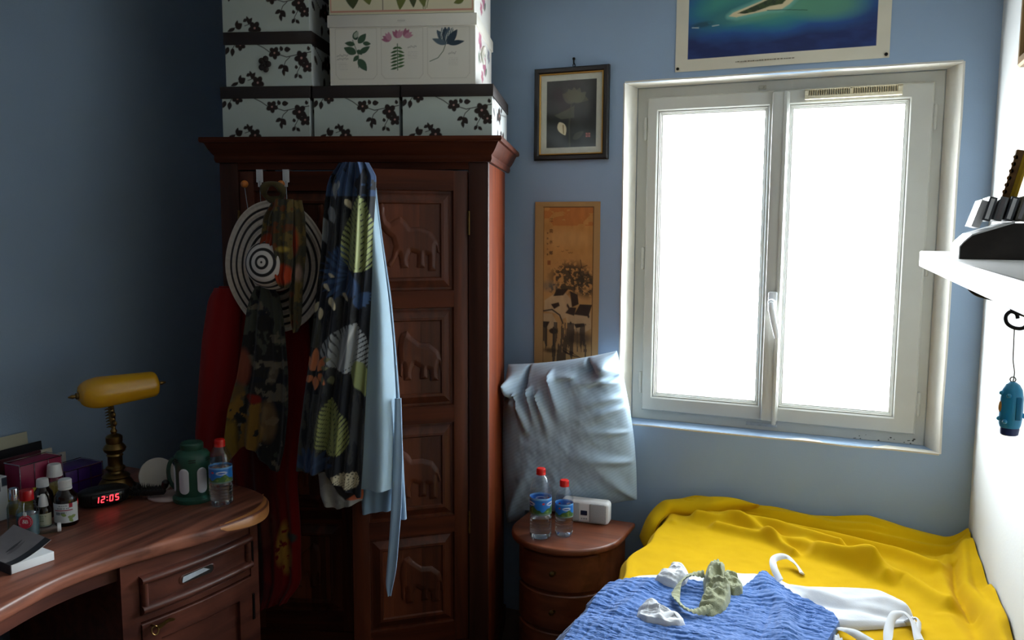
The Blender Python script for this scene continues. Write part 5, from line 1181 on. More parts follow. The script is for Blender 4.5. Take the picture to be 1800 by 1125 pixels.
# scroll painting of a water village
def pr_scroll(X, Y): # px-like: x 0..116, y 0..300 ; inner picture from (16,9) to (105, 292)
    border = lin((176, 140, 92)); c = np.broadcast_to(border, X.shape+(3,)).copy()*(.9+.2*fbm(X*.05, Y*.02, 2))[..., None]
    inn = (X > 16) & (X < 104) & (Y > 9)
    g = np.clip(Y/300, 0, 1)[..., None]; p = lin((196, 138, 72))*(1-g)+lin((168, 138, 92))*g
    p = blend(p, (Y < 40)*.6*(fbm(X*.05, Y*.1, 9) > .4), lin((180, 98, 46))); p = blend(p, ell(X, Y, 55, 62, 40, 14, 0, 14)*.4, lin((206, 160, 104)))
    INK = lin((58, 48, 40)); G_ = lin((92, 82, 66)); LT = lin((186, 158, 118))
    tree = ell(X, Y, 66, 128, 36, 26, .1, 14)*(fbm(X*.22, Y*.22, 3) > .44); p = blend(p, tree*.9, lin((62, 56, 44))); p = blend(p, ell(X, Y, 92, 138, 18, 22, 0, 10)*(fbm(X*.2, Y*.2, 13) > .42)*.9, lin((60, 54, 44)))
    p = blend(p, ell(X, Y, 40, 146, 16, 10, 0, 8)*(fbm(X*.25, Y*.25, 5) > .5)*.8, lin((60, 56, 46)))
    for pts in ([(78, 124), (84, 108), (82, 97)], [(84, 110), (94, 106)], [(88, 122), (98, 122)], [(72, 150), (70, 130), (60, 116)]): p = blend(p, stroke(X, Y, pts, 1.1), lin((54, 46, 38)))
    p = blend(p, ell(X, Y, 25, 143, 14, 8, 0, 8)*.5, lin((96, 104, 100)))
    p = blend(p, polym(X, Y, [(18, 168), (36, 156), (44, 150), (52, 150), (66, 164), (70, 180), (62, 192), (50, 200), (40, 190), (18, 186)]), LT)
    p = blend(p, polym(X, Y, [(34, 160), (40, 148), (62, 146), (52, 158)]), INK); p = blend(p, polym(X, Y, [(64, 150), (78, 156), (80, 172), (68, 178), (66, 164)]), INK)
    p = blend(p, polym(X, Y, [(30, 174), (44, 170), (46, 176), (36, 182)]), INK)
    p = blend(p, polym(X, Y, [(56, 190), (76, 190), (100, 176), (103, 212), (88, 222), (62, 216)]), LT); p = blend(p, polym(X, Y, [(56, 188), (64, 178), (76, 178), (72, 192)]), INK); p = blend(p, polym(X, Y, [(72, 190), (82, 172), (104, 172), (98, 192)]), INK); p = blend(p, polym(X, Y, [(72, 206), (90, 204), (92, 209), (76, 213)]), INK)
    for x, y in ((60, 175), (62, 178), (98, 192), (66, 205)): p = blend(p, ell(X, Y, x, y, 1.6, 3), INK)
    p = blend(p, stroke(X, Y, [(17, 186), (32, 183), (46, 192), (52, 206)], 2.5), lin((70, 62, 52))); p = blend(p, polym(X, Y, [(16, 190), (32, 190), (40, 204), (38, 222), (16, 214)]), LT); p = blend(p, polym(X, Y, [(15, 204), (28, 204), (22, 216), (15, 214)]), INK)
    for x in (22, 35): p = blend(p, stroke(X, Y, [(x, 214), (x, 246)], 3), lin((70, 58, 46)))
    p = blend(p, ell(X, Y, 35, 220, 8, 5), INK)
    p = blend(p, (Y > 205)*(fbm(X*.16, Y*.018, 17) > .52)*.85, lin((62, 58, 52))); p = blend(p, ell(X, Y, 82, 230, 24, 12, 0, 10)*.8, INK); p = blend(p, ell(X, Y, 30, 254, 13, 4, 0, 4)*.8, INK)
    p = blend(p, polym(X, Y, [(50, 250), (66, 258), (86, 264), (72, 262), (56, 257)]), INK); p = blend(p, ell(X, Y, 68, 256, 4, 3), INK); p = blend(p, stroke(X, Y, [(52, 248), (90, 266)], 1), INK)
    for x, y in ((58, 82), (62, 86), (50, 84), (66, 86), (42, 76)): p = blend(p, stroke(X, Y, [(x-2, y-1), (x, y), (x+2, y-1.4)], .8), lin((110, 80, 50)))
    p = blend(p, (np.abs(X-26) < 3)*(np.abs(Y-103) < 3.5)*.7, lin((120, 56, 36)))
    p = p*(.82+.36*fbm(X*.12, Y*.05, 51))[..., None]
    c = np.where(inn[..., None], p, c); c = blend(c, ((np.abs(X-16) < .8) | (np.abs(X-104) < .8) | (np.abs(Y-9) < .8))*(X > 15)*(X < 105)*(Y > 8)*.7, lin((70, 52, 34))); return c
sx0, sx1, sz1, sz0 = -1.296, -1.020, 1.748, 1.035
sc = thing('scroll_painting', 'long paper scroll painting of a canal village with black roofs', 'painting', ((sx0+sx1)/2, YW, sz0))
a, b_ = np.meshgrid(np.linspace(0, 1, 124), np.linspace(0, 1, 320), indexing='ij'); hh = sz1-sz0; C = pr_scroll(a*116, b_*300*(hh/.713))
yy = -.006+.003*np.sin(a*PI)+.003*np.sin(b_*5)*(a-.5)
P = np.stack([(a-.5)*(sx1-sx0), yy, (1-b_)*hh], -1)
mb = MB(); mb.grid(P, C.reshape(-1, 3)); mb.grid(P+np.array([0, .001, 0]), lin((180, 150, 110)), flip=True); obj('paper', mb, M_v, sc, smooth=60)
MS = Matrix.Rotation(PI/2, 4, 'X'); M_ink = mat('ink', (62, 40, 28), .8)
for k, ch in enumerate('江南水鄉'):
    mb = MB(); text_mb(ch, .017, Matrix.Translation((-.138+.276*(30/116), -.0085, hh-.276/116*(31+k*18.5)))@MS, mb); obj('title_character', mb, M_ink, sc, smooth=0)
mb = MB()
for k, ch in enumerate('辛酉年小畫'): text_mb(ch, .0085, Matrix.Translation((-.138+.276*(23.5/116), -.0085, hh-.276/116*(53+k*9)))@MS, mb)
obj('signature', mb, M_ink, sc, smooth=0)

# island poster
def pr_island(X, Y): # px: x 0..334 over the picture, y up to 104 at bottom (picture space), y negative above
    c = np.broadcast_to(lin((22, 40, 92)), X.shape+(3,)).copy(); n = fbm(X*.02, Y*.05, 3)
    c = blend(c, np.clip((n-.42)*3, 0, .7), lin((34, 58, 116)))
    d = np.sqrt(((X-150)/205)**2+((Y-10)/62)**2)+.22*(fbm(X*.018, Y*.03, 8)-.5)
    c = blend(c, sm((d-1.0)*40, 14), lin((30, 86, 150))); c = blend(c, sm((d-.78)*40, 10), lin((38, 116, 138))); c = blend(c, sm((d-.58)*40, 10), lin((62, 142, 132)))
    c = blend(c, ell(X, Y, 245, 26, 62, 24, .1, 18)*.8, lin((92, 150, 118))); c = blend(c, ell(X, Y, 130, 30, 70, 14, -.1, 10)*.7, lin((96, 158, 128))); c = blend(c, ell(X, Y, 70, 30, 60, 18, -.35, 16)*.6, lin((40, 104, 120)))
    c = blend(c, ell(X, Y, 26, 42, 20, 5, -.1, 4)*.7*(fbm(X*.1, Y*.2, 4) > .35), lin((30, 70, 80)))
    c = blend(c, stroke(X, Y, [(8, 46), (20, 47)], 1.4)*.8, lin((210, 220, 210))); c = blend(c, stroke(X, Y, [(46, 46), (58, 45)], 1.4)*.8, lin((210, 220, 210)))
    SAND = lin((222, 206, 164)); isl = [(76, 31), (84, 25), (110, 17), (150, 4), (175, -8), (230, -14), (222, 2), (200, 6), (184, 20), (172, 27), (150, 27), (112, 31), (90, 34)]
    sd = poly_sd(X, Y, isl); c = blend(c, sm(sd-5, 6)*.6, lin((130, 196, 180))); c = blend(c, sm(sd, 1.5), SAND)
    veg = [(92, 27), (112, 20), (152, 6), (178, -8), (216, -12), (204, 0), (182, 8), (172, 18), (150, 20), (124, 27), (106, 29)]
    c = blend(c, polym(X, Y, veg), lin((58, 78, 40))); c = blend(c, polym(X, Y, veg)*(fbm(X*.14, Y*.2, 12) > .5)*.8, lin((40, 54, 34)))
    for x in (160, 166, 172): c = blend(c, stroke(X, Y, [(x, -8), (x-1, 9)], 1.6)*(fbm(X*.5, Y*.2, x) > .3), lin((226, 226, 218)))
    c = blend(c, stroke(X, Y, [(146, 27), (180, 29), (216, 33)], 1.2), lin((40, 80, 70)))
    c = blend(c, (Y < -40)*1., lin((70, 120, 170))); return c
px0, px1, pz0, pz1 = -.738, -.008, 2.223, 2.545
po_ = thing('island_poster', 'poster of a green island in a turquoise lagoon, pinned above the window', 'poster', ((px0+px1)/2, YW, pz0))
a, b_ = np.meshgrid(np.linspace(0, 1, 300), np.linspace(0, 1, 140), indexing='ij'); WW, HH = px1-px0, pz1-pz0
k = 334/.643; X = (a*WW-.044)*k; Y = (b_*HH-(HH-.044))*k+104-.0
C = np.where(((X < 0) | (X > 334) | (Y > 104))[..., None], lin((214, 208, 188))*(.95+.1*fbm(a*8, b_*5, 3))[..., None], pr_island(X, Y))
P = np.stack([(a-.5)*WW, np.full_like(a, -.004)+.002*np.sin(a*9), (1-b_)*HH], -1)
mb = MB(); mb.grid(P, C.reshape(-1, 3)); mb.grid(P+np.array([0, .001, 0]), lin((214, 208, 188)), flip=True); obj('paper', mb, vmat('poster_paper', .45, None, spec=.4), po_, smooth=60)
mb = MB(); rr = random.Random(3); x = -.145
while x < .055:
    l = rr.uniform(.003, .009); mb.box((x, -.0072, .0195), (x+l, -.0068, .0195+rr.choice((.003, .0038)))); x += l+rr.choice((.0012, .0012, .003))
obj('caption_line', mb, mat('caption_ink', (130, 122, 104), .8), po_, smooth=0)
for x in (-WW/2+.010, WW/2-.010):
    mb = MB(); mb.lathe([(.0055, 0), (.006, .002), (.005, .005), (0, .006)], 16, M=xf((x, -.005, .011), rx=PI/2)); obj('drawing_pin', mb, M_iron, po_)

# framed picture on the right wall, only its edge in view
rwf = thing('gilt_frame', 'gilt edged picture hanging high on the white wall', 'picture', (wallx(2.5), 2.5, 2.29), math.atan(.045)+PI/2)
mb = framemb(-.24, .24, -.20, .20, .028, .028, .028, .028, -.0, .0, .001)
mb = framemb(-.24, .24, -.20, .20, .030, .030, .030, .030, -.024, -.001, .006)
for k in range(len(mb.v)): mb.v[k] = mb.v[k]*np.array([1, -1, 1])
mb.f = [f[::-1] for f in mb.f]; obj('frame', mb, mat('gilt', (128, 100, 58), .4, metal=.5, var=.2), rwf)
mb = MB(); mb.box((-.215, .004, -.175), (.215, .010, .175)); obj('picture_panel', mb, mat('pale_panel', (150, 150, 140), .4, var=.2), rwf)

# ================================================================= BED
ZB = .565
def gauss_line(X, Y, pts, wd):
    d = np.full(np.shape(X), 1e9)
    for (x0, y0), (x1, y1) in zip(pts[:-1], pts[1:]):
        dx, dy = x1-x0, y1-y0; t = np.clip(((X-x0)*dx+(Y-y0)*dy)/(dx*dx+dy*dy+1e-9), 0, 1); d = np.minimum(d, np.hypot(X-x0-t*dx, Y-y0-t*dy))
    return np.exp(-(d/wd)**2)
RIDX = [-.80, -.77, -.70, -.61, -.51, -.42, -.24, -.11, .0, .12, .32]
RIDZ = [.46, .55, .600, .636, .650, .625, .630, .622, .636, .614, .592]
def bed_z(X, Y):
    X = np.asarray(X, float); Y = np.asarray(Y, float); rx = .32+.045*(3.2-Y)
    z = ZB+.006*(fbm(X*5, Y*5, 3)-.5)*2+.0016*(fbm(X*26, Y*26, 9)-.5)
    z = z-.010*gauss_line(X, Y, [(-.45, 2.55), (-.2, 2.3)], .3)
    for pts, wd, am in (([(-.58, 3.06), (-.30, 3.02), (-.05, 2.90), (.06, 2.76)], .026, .038), ([(-.64, 3.12), (-.50, 3.08), (-.34, 2.99), (-.22, 2.86)], .015, .026), ([(-.42, 3.06), (-.25, 3.01), (-.08, 2.92)], .015, .020), ([(-.70, 3.10), (-.66, 3.0)], .016, .008), ([(-.5, 3.0), (-.2, 2.93), (.02, 2.80)], .020, .028), ([(-.45, 3.09), (-.15, 3.04), (.10, 2.97), (.20, 2.9)], .024, .036), ([(-.15, 2.88), (.12, 2.78), (.22, 2.62)], .026, .028),
                        ([(.29, 3.08), (.285, 2.95), (.28, 2.75), (.315, 2.5), (.33, 2.2)], .020, .032), ([(.245, 3.02), (.22, 2.85), (.235, 2.6)], .022, .016), ([(.262, 2.95), (.252, 2.75), (.28, 2.55)], .009, -.014), ([(.22, 2.55), (.26, 2.35), (.24, 2.1)], .03, .012), ([(.34, 2.7), (.33, 2.4), (.35, 2.1)], .02, .012)): z = z+am*gauss_line(X, Y, pts, wd)
    # far end: dips over the mattress edge, then bunches up against the wall
    rid = np.interp(X, RIDX, RIDZ)+.003*np.sin(X*17+1)
    ys_ = np.interp(X, [-.7, -.35, -.1, .05, .2, .33], [3.115, 3.11, 3.085, 3.06, 3.07, 3.09])+.006*np.sin(X*23)
    st = lambda q: q*q*(3-2*q)
    f = .50*st(np.clip((Y-ys_)/.022, 0, 1))+.28*st(np.clip((Y-ys_-.026-.010*np.sin(X*7))/.018, 0, 1))+.22*st(np.clip((Y-ys_-.052+.008*np.sin(X*11))/.02, 0, 1))
    dip = -.010*np.exp(-((Y-ys_+.012)/.018)**2)
    z = z*(1-f)+f*rid+dip
    f2 = np.clip((Y-3.15)/.03, 0, 1); z = z-f2*f2*.03
    # rises a little where it is tucked along the white wall
    g = np.clip((X-(rx-.085))/.075, 0, 1); z = z+g*g*(.055+.010*np.sin(Y*13)+.005*np.sin(Y*31+1))*(Y < 3.2)
    return z
bed = thing('bed', 'single bed in the window corner under a mustard blanket', 'bed', (-.2, 2.2, 0))
BO = np.array([-.2, 2.2, 0])
mb = MB(); mb.box((-.70, 1.22, .30), (.315, 3.09, .545), bev=.04, seg=4); obj('mattress', L_(mb, BO), mat('mattress_ticking', (214, 210, 200), .9), bed)
mb = MB(); mb.box((-.70, 1.20, .22), (.315, 3.10, .298), bev=.006); obj('bed_base', L_(mb, BO), M_wood, bed)
for x in (-.66, .26):
    for y in (1.26, 3.03): mb = MB(); mb.box((x, y, 0), (x+.05, y+.05, .222), bev=.004); obj('leg', L_(mb, BO), M_wood, bed)
ny = 360; ys = np.concatenate([np.linspace(1.25, 2.3, 30), np.linspace(2.303, 3.185, 330)]); na = 320
a = np.linspace(0, 1, na)
def blanket():
    P = np.zeros((ny, na, 3))
    for i, y in enumerate(ys):
        rx = wallx(y)-.006; xe = -.715+.012*math.sin(y*9)+.010*math.sin(y*21)-.02*max(0, (y-2.95)/.2)
        path = [(xe-.045+.02*math.sin(y*23), .20), (xe-.030+.012*math.sin(y*31), .36), (xe-.012, .48), (xe-.002, .535), (xe+.02, .562), (xe+.05, .566)]
        px_ = np.array(path); L = np.concatenate([[0], np.cumsum(np.hypot(np.diff(px_[:, 0]), np.diff(px_[:, 1])))]); Lt = L[-1]+(rx-px_[-1, 0])
        s = a*Lt; x = np.where(s < L[-1], np.interp(s, L, px_[:, 0]), px_[-1, 0]+(s-L[-1])); zed = np.interp(s, L, px_[:, 1])
        zt_ = bed_z(x, np.full(na, y)); k = np.clip((s-L[-1]+.04)/.04, 0, 1); z = np.where(s < L[-1]-.04, zed+(zt_-ZB)*.6, zed*(1-k)+zt_*k)
        P[i, :, 0] = x; P[i, :, 1] = y; P[i, :, 2] = z
    # rolled corner at the far left
    X, Y, Z = P[..., 0], P[..., 1], P[..., 2]
    lump = np.exp(-((X+.60)/.13)**2)*np.exp(-((Y-3.125)/.045)**2); P[..., 2] += .016*lump
    mb = MB(); mb.grid(P, flip=True); Q = P-np.array([0, 0, .006]); Q[:, 0:60, 2] += .006; Q[:, 0:60, 0] += .006; mb.grid(Q)
    n1 = ny*na
    for i in range(ny-1):
        for j in (0, na-1): mb.f.append([i*na+j, (i+1)*na+j, n1+(i+1)*na+j, n1+i*na+j])
    for j in range(na-1):
        for i in (0, ny-1): mb.f.append([i*na+j, i*na+j+1, n1+i*na+j+1, n1+i*na+j])
    return mb
M_must = mat('mustard_fleece', (208, 166, 10), .95, spec=.05, var=.06, nscale=7, bmp=(700, .5, .002), sheen=.04)
o = obj('blanket', blanket(), M_must, None, smooth=80); tag(o, 'mustard yellow fleece blanket spread over the bed', 'blanket')
# the doubled-over flap at the head corner
TP = crv([(-.800, 3.06, .47), (-.778, 3.10, .54), (-.735, 3.13, .592), (-.690, 3.145, .604), (-.60, 3.152, .622), (-.51, 3.155, .636), (-.44, 3.156, .634), (-.37, 3.158, .618)], 8)
BT = crv([(-.742, 2.965, .44), (-.722, 3.01, .535), (-.700, 3.05, .568), (-.675, 3.075, .576), (-.60, 3.085, .578), (-.53, 3.09, .584), (-.46, 3.115, .612), (-.38, 3.145, .610)], 8)
k = np.linspace(0, 1, 16)[None, :, None]; G = TP[:, None]*(1-k)+BT[:, None]*k; bl = np.sin(PI*k[..., 0])**.7*.022*(1+.3*np.sin(np.arange(len(TP))*.35))[:, None]
F_ = G+bl[..., None]*np.array([0, -.75, .65]); B_ = G-np.array([0, -.006, .012])
mb = MB(); mb.grid(F_, flip=True); mb.grid(B_)
n1 = F_.shape[0]*16
for i in range(F_.shape[0]-1):
    for j in (0, 15): mb.f.append([i*16+j, (i+1)*16+j, n1+(i+1)*16+j, n1+i*16+j])
for j in range(15):
    for i in (0, F_.shape[0]-1): mb.f.append([i*16+j, i*16+j+1, n1+i*16+j+1, n1+i*16+j])
obj('turned_back_flap', mb, M_must, o, smooth=80)

# ---- garments laid on the blanket
def laid(A, B, th, extra, nu=120, nv=80, C=None, base=bed_z, lift=.003, pr=None):
    """cloth lying between two plan outlines A and B (x, y); th = thickness profile height"""
    def rs(P, n):
        P = crv(P, 14); L = np.concatenate([[0], np.cumsum(np.linalg.norm(np.diff(P, axis=0), axis=1))]); s = np.linspace(0, L[-1], n)
        return np.stack([np.interp(s, L, P[:, k]) for k in range(2)], 1)
    a_, b_ = rs(A, nu), rs(B, nu); v = np.linspace(0, 1, nv)[None, :, None]
    G = a_[:, None]*(1-v)+b_[:, None]*v; X, Y = G[..., 0], G[..., 1]
    U, V = np.meshgrid(np.linspace(0, 1, nu), np.linspace(0, 1, nv), indexing='ij')
    e = np.clip(np.minimum(np.minimum(U, 1-U)*nu, np.minimum(V, 1-V)*nv)/5, 0, 1); e = np.sqrt(e)
    zb = base(X, Y)+lift; zt_ = zb+th*e+extra(X, Y, U, V)*e
    top_ = np.stack([X, Y, zt_], -1); bot = np.stack([X, Y, np.minimum(zb, zt_-.001)], -1)
    mb = MB(); cc = None if pr is None else pr(X, Y).reshape(-1, 3); mb.grid(top_, cc); mb.grid(bot, None if pr is None else cc, flip=True)
    n1 = nu*nv
    for i in range(nu-1):
        for j in (0, nv-1): mb.f.append([i*nv+j, (i+1)*nv+j, n1+(i+1)*nv+j, n1+i*nv+j])
    for j in range(nv-1):
        for i in (0, nu-1): mb.f.append([i*nv+j, i*nv+j+1, n1+i*nv+j+1, n1+i*nv+j])
    return mb, zt_
def bed_drape(X, Y): # the bed's top carried on past its left edge, drooping
    z = bed_z(X, Y); return z-np.clip(-.70-X, 0, 1)*1.1
# white trousers/top with ties, under the blue one
def ex_white(X, Y, U, V): return .012*gauss_line(X, Y, [(-.20, 2.56), (-.05, 2.52), (.06, 2.56), (.12, 2.53)], .022)-.008*gauss_line(X, Y, [(-.15, 2.49), (0, 2.47), (.12, 2.49)], .016)+.006*np.sin(U*19+V*3)*np.sin(V*5+1)+.008*np.exp(-((V-.5)/.2)**2)*np.sin(U*9)**2+.006*(fbm(X*16, Y*16, 4)-.5)
wg = thing('white_garment', 'white cotton top with tie straps lying under the blue muslin garment', 'clothing', (-.1, 2.5, ZB))
WO_ = np.array([-.1, 2.5, ZB])
mb, _ = laid([(-.68, 2.41), (-.60, 2.49), (-.50, 2.555), (-.38, 2.60), (-.27, 2.645), (-.20, 2.605), (-.09, 2.615), (.02, 2.665), (.075, 2.640), (.120, 2.57)], [(-.64, 2.30), (-.5, 2.35), (-.4, 2.38), (-.25, 2.40), (-.17, 2.41), (-.06, 2.375), (.02, 2.40), (.075, 2.43), (.11, 2.45), (.142, 2.47)], .014, ex_white, 150, 60)
obj('body', L_(mb, WO_), M_white_cloth, wg, smooth=80)
def ribbon(P, w, lift, seed=0, tw=.4):
    P = crv(P, 12); n = len(P); T = np.gradient(P, axis=0); T /= np.linalg.norm(T, axis=1)[:, None]; mb = MB(); rows = []
    for i in range(n):
        sd = np.cross(T[i], [0, 0, 1]); sd /= max(np.linalg.norm(sd), 1e-6); up = np.cross(sd, T[i]); q = tw*math.sin(i*.13+seed)
        s2 = sd*math.cos(q)+up*math.sin(q); n2 = np.cross(s2, T[i])
        rows.append([P[i]+s2*w, P[i]+s2*w*.5+n2*.004, P[i]-s2*w*.5+n2*.004, P[i]-s2*w, P[i]-s2*w*.6-n2*.002, P[i]+s2*w*.6-n2*.002])
    mb.grid(np.array(rows), closev=True); mb.f += [list(range(6)), [(n-1)*6+j for j in range(6)][::-1]]
    return mb
def bz(x, y, d): return (x, y, float(bed_z(x, y))+d)
mb = ribbon([bz(-.235, 2.59, .02), bz(-.262, 2.66, .030), bz(-.268, 2.72, .034), bz(-.238, 2.765, .030), bz(-.205, 2.745, .018), bz(-.180, 2.70, .008)], .011, 0, 1, .8); obj('tie_strap', L_(mb, WO_), M_white_cloth, wg, smooth=80)
mb = ribbon([bz(-.08, 2.34, .016), bz(-.03, 2.335, .020), bz(.01, 2.30, .018), bz(.045, 2.285, .014), bz(.062, 2.30, .016), bz(.066, 2.36, .030), bz(.078, 2.43, .036), bz(.105, 2.46, .034), bz(.128, 2.43, .020), bz(.140, 2.36, .008)], .012, 0, 2, .7); obj('tie_strap', L_(mb, WO_), M_white_cloth, wg, smooth=80)
mb = ribbon([bz(.045, 2.29, .014), bz(.075, 2.30, .012), bz(.10, 2.30, .010), bz(.125, 2.285, .008)], .008, 0, 3, .6); obj('tie_strap', L_(mb, WO_), M_white_cloth, wg, smooth=80)
mb = ribbon([bz(.11, 2.45, .010), bz(.128, 2.47, .020), bz(.142, 2.455, .018), bz(.136, 2.40, .012)], .008, 0, 5, .9); obj('tie_strap', L_(mb, WO_), M_white_cloth, wg, smooth=80)
mb, _ = laid([(-.10, 2.36), (-.07, 2.33), (-.045, 2.29)], [(-.08, 2.24), (-.06, 2.24), (-.035, 2.25)], .012, ex_white, 40, 30); obj('hem', L_(mb, WO_), M_white_cloth, wg, smooth=80)
# blue crinkled muslin
def ex_blue(X, Y, U, V):
    w = .9*np.sin(X*9)+.8*fbm(X*7, Y*7, 6)*3
    wx_ = X+.012*fbm(X*14, Y*14, 2); wy_ = Y+.02*fbm(X*8, Y*8, 6)
    cr = (1-2*np.abs(2*vnoise(wx_*38, wy_*150, 4)-1))*.0016+(1-2*np.abs(2*vnoise(wx_*80, wy_*230, 14)-1))*.0009
    cr = cr*.8+np.sin(wy_*250+3.0*np.sin(X*11)+9*fbm(X*10, Y*7, 41))*.0017*np.clip(1.6*fbm(X*13, Y*22, 44)-.2, 0, 1)
    cr2 = (1-2*np.abs(2*vnoise(wx_*150, wy_*32, 24)-1))*.0010
    f = .016*gauss_line(X, Y, [(-.30, 2.60), (-.27, 2.52), (-.20, 2.38), (-.18, 2.2)], .03)+.010*gauss_line(X, Y, [(-.70, 2.20), (-.62, 2.36), (-.5, 2.45)], .035)+.008*gauss_line(X, Y, [(-.72, 2.02), (-.5, 2.12), (-.2, 2.1)], .04)
    f = f+.008*gauss_line(X, Y, [(-.62, 2.15), (-.58, 2.36)], .02)-.004*gauss_line(X, Y, [(-.235, 2.40), (-.25, 2.10)], .008)
    return cr+cr2+f+.008*(fbm(X*9, Y*9, 5)-.5)
def pr_blue(X, Y):
    c = lin((68, 110, 176))*(.88+.24*fbm(X*30, Y*60, 3))[..., None]; return c
bA = [(-.775, 1.985), (-.745, 2.08), (-.715, 2.165), (-.738, 2.235), (-.715, 2.31), (-.66, 2.395), (-.59, 2.435), (-.50, 2.455), (-.43, 2.475), (-.35, 2.475), (-.315, 2.535), (-.285, 2.60), (-.255, 2.575), (-.18, 2.49), (-.065, 2.405)]
bB = [(-.70, 1.86), (-.65, 1.85), (-.6, 1.85), (-.56, 1.85), (-.5, 1.85), (-.44, 1.86), (-.38, 1.87), (-.33, 1.88), (-.28, 1.90), (-.24, 1.93), (-.2, 1.97), (-.16, 2.02), (-.13, 2.08), (-.09, 2.18), (-.055, 2.37)]
mb, _ = laid(bA, bB, .022, ex_blue, 460, 330, base=bed_drape, lift=.008, pr=pr_blue)
o = obj('blue_muslin_garment', mb, vmat('muslin', .85, (350, .35, .001), sheen=.3, spec=.15), None, smooth=80); tag(o, 'blue crinkled muslin garment spread on the bed', 'clothing')
top_z = lambda x, y: float(bed_drape(np.array(x), np.array(y)))+.008+.022+float(ex_blue(np.array(x), np.array(y), 0, 0))
# small crumpled cloth things on top of it
def tz(X, Y): return bed_drape(X, Y)+.030+ex_blue(X, Y, 0, 0)
def patch(outline, H, seed, sharp=1.0, rings=34, n=96, C=None, freq=42, lean=None, fine=.16):
    """crumpled piece of cloth: plan outline in photo-measured points on the bed, heights from folded ridges"""
    P = np.array([on(px, py, z=ZB+.036)[:2] for px, py in outline]); P = np.concatenate([P, P[:1]])
    L = np.concatenate([[0], np.cumsum(np.linalg.norm(np.diff(P, axis=0), axis=1))]); q = np.linspace(0, L[-1], n, endpoint=False)
    E = np.stack([np.interp(q, L, P[:, k]) for k in range(2)], 1); E = sum(np.roll(E, k, 0) for k in (-1, 0, 1))/3
    c = E.mean(0); r = np.linspace(0, 1, rings)[:, None, None]; G = c+(E-c)[None]*r
    X, Y = G[..., 0], G[..., 1]; rr_ = r[..., 0]
    a1 = fbm(X*freq+seed, Y*freq, seed, 2); a2 = fbm(X*freq*.55-seed, Y*freq*.9+3, seed+5, 2)
    rid = np.maximum(1-np.abs(a1-.38)*4.6, 0)**sharp; rid2 = np.maximum(1-np.abs(a2-.36)*4.0, 0)**sharp; rid3 = np.maximum(1-np.abs(fbm(X*freq*1.7, Y*freq*1.5+seed, seed+9, 2)-.38)*6, 0)
    env = (1-rr_**7)*(.8+.2*(1-rr_**2)); z = H*env*(.26+.34*rid+.36*rid2+fine*rid3)+.004*np.clip(1-np.abs(rr_-.86)/.10, 0, 1)*(.4+.6*np.sin(np.arange(n)*2*PI/n*3+seed))+.004*(1-rr_**10)
    if lean is not None: z = z*(1+lean[0]*(X-c[0])/.05+lean[1]*(Y-c[1])/.05)
    z = np.maximum(z, 0)+tz(X, Y)
    mb = MB(); mb.grid(np.stack([X, Y, z], -1), C, closev=True); mb.grid(np.stack([X, Y, np.minimum(tz(X, Y)-.001, z-.002)], -1), C, closev=True, flip=True)
    k = rings-1; N_ = rings*n
    mb.f += [[k*n+j, N_+k*n+j, N_+k*n+(j+1) % n, k*n+(j+1) % n] for j in range(n)]
    return mb
def sk(px, py, d): p = on(px, py, z=ZB+.034); return (p[0], p[1], float(tz(p[0], p[1]))+d)
so = thing('sock', 'white ankle sock bunched beside the top edge of the blue garment', 'sock', on(1178, 1008, z=ZB+.03), 0, 'white socks on the bed')
SO_ = np.array(so.location)
obj('foot', L_(patch([(1150, 1018), (1158, 1008), (1172, 1000), (1184, 987), (1196, 988), (1202, 1000), (1212, 1012), (1206, 1022), (1186, 1027), (1168, 1024)], .030, 3, freq=15, fine=0), SO_), M_white_cloth, so, smooth=80)
mb = ribbon([sk(1184, 1002, .020), sk(1192, 998, .024), sk(1200, 1006, .020), sk(1206, 1015, .012)], .009, 0, 2, .6); obj('cuff', L_(mb, SO_), M_white_cloth, so, smooth=80)
so = thing('sock', 'white ankle sock lying in the middle of the blue garment', 'sock', on(1160, 1085, z=ZB+.03), 0, 'white socks on the bed')
SO_ = np.array(so.location)
obj('foot', L_(patch([(1119, 1080), (1122, 1066), (1134, 1056), (1150, 1058), (1162, 1070), (1178, 1072), (1194, 1078), (1206, 1094), (1196, 1100), (1172, 1099), (1152, 1094), (1134, 1092)], .032, 21, freq=15, fine=0), SO_), M_white_cloth, so, smooth=80)
mb = ribbon([sk(1164, 1094, .008), sk(1174, 1086, .018), sk(1186, 1083, .018), sk(1198, 1091, .010)], .010, 0, 4, .5); obj('cuff', L_(mb, SO_), M_white_cloth, so, smooth=80)
M_lace = vmat('lace', .9, (420, .9, .002), sheen=.2)
LC = lin((150, 154, 122))
lg = thing('lace_garment', 'crumpled sage green lace garment on top of the blue one', 'clothing', on(1245, 1040, z=ZB+.03)); LO_ = np.array(lg.location)
q = [sk(*p) for p in ((1252, 1068, .012), (1226, 1075, .012), (1202, 1070, .014), (1188, 1052, .018), (1194, 1034, .024), (1214, 1022, .030), (1238, 1022, .034))]
mb = ribbon(q, .0125, 0, 1.2, .9)
for k in range(len(mb.v)): mb.v[k] = mb.v[k]+(.0016*np.sin(np.arange(len(mb.v[k]))/6*1.9))[:, None]*np.array([0, .4, 1])
mb.c = [np.broadcast_to(LC*1.05, v.shape).copy() for v in mb.v]; mb.col = True
obj('lace_band', L_(mb, LO_), M_lace, lg, smooth=80)
obj('crumpled_cup', L_(patch([(1226, 1066), (1238, 1040), (1236, 1014), (1244, 994), (1262, 986), (1276, 998), (1274, 1016), (1286, 1030), (1284, 1050), (1274, 1066), (1252, 1076)], .044, 12, C=LC, freq=27, lean=(0, .10)), LO_), M_lace, lg, smooth=80)
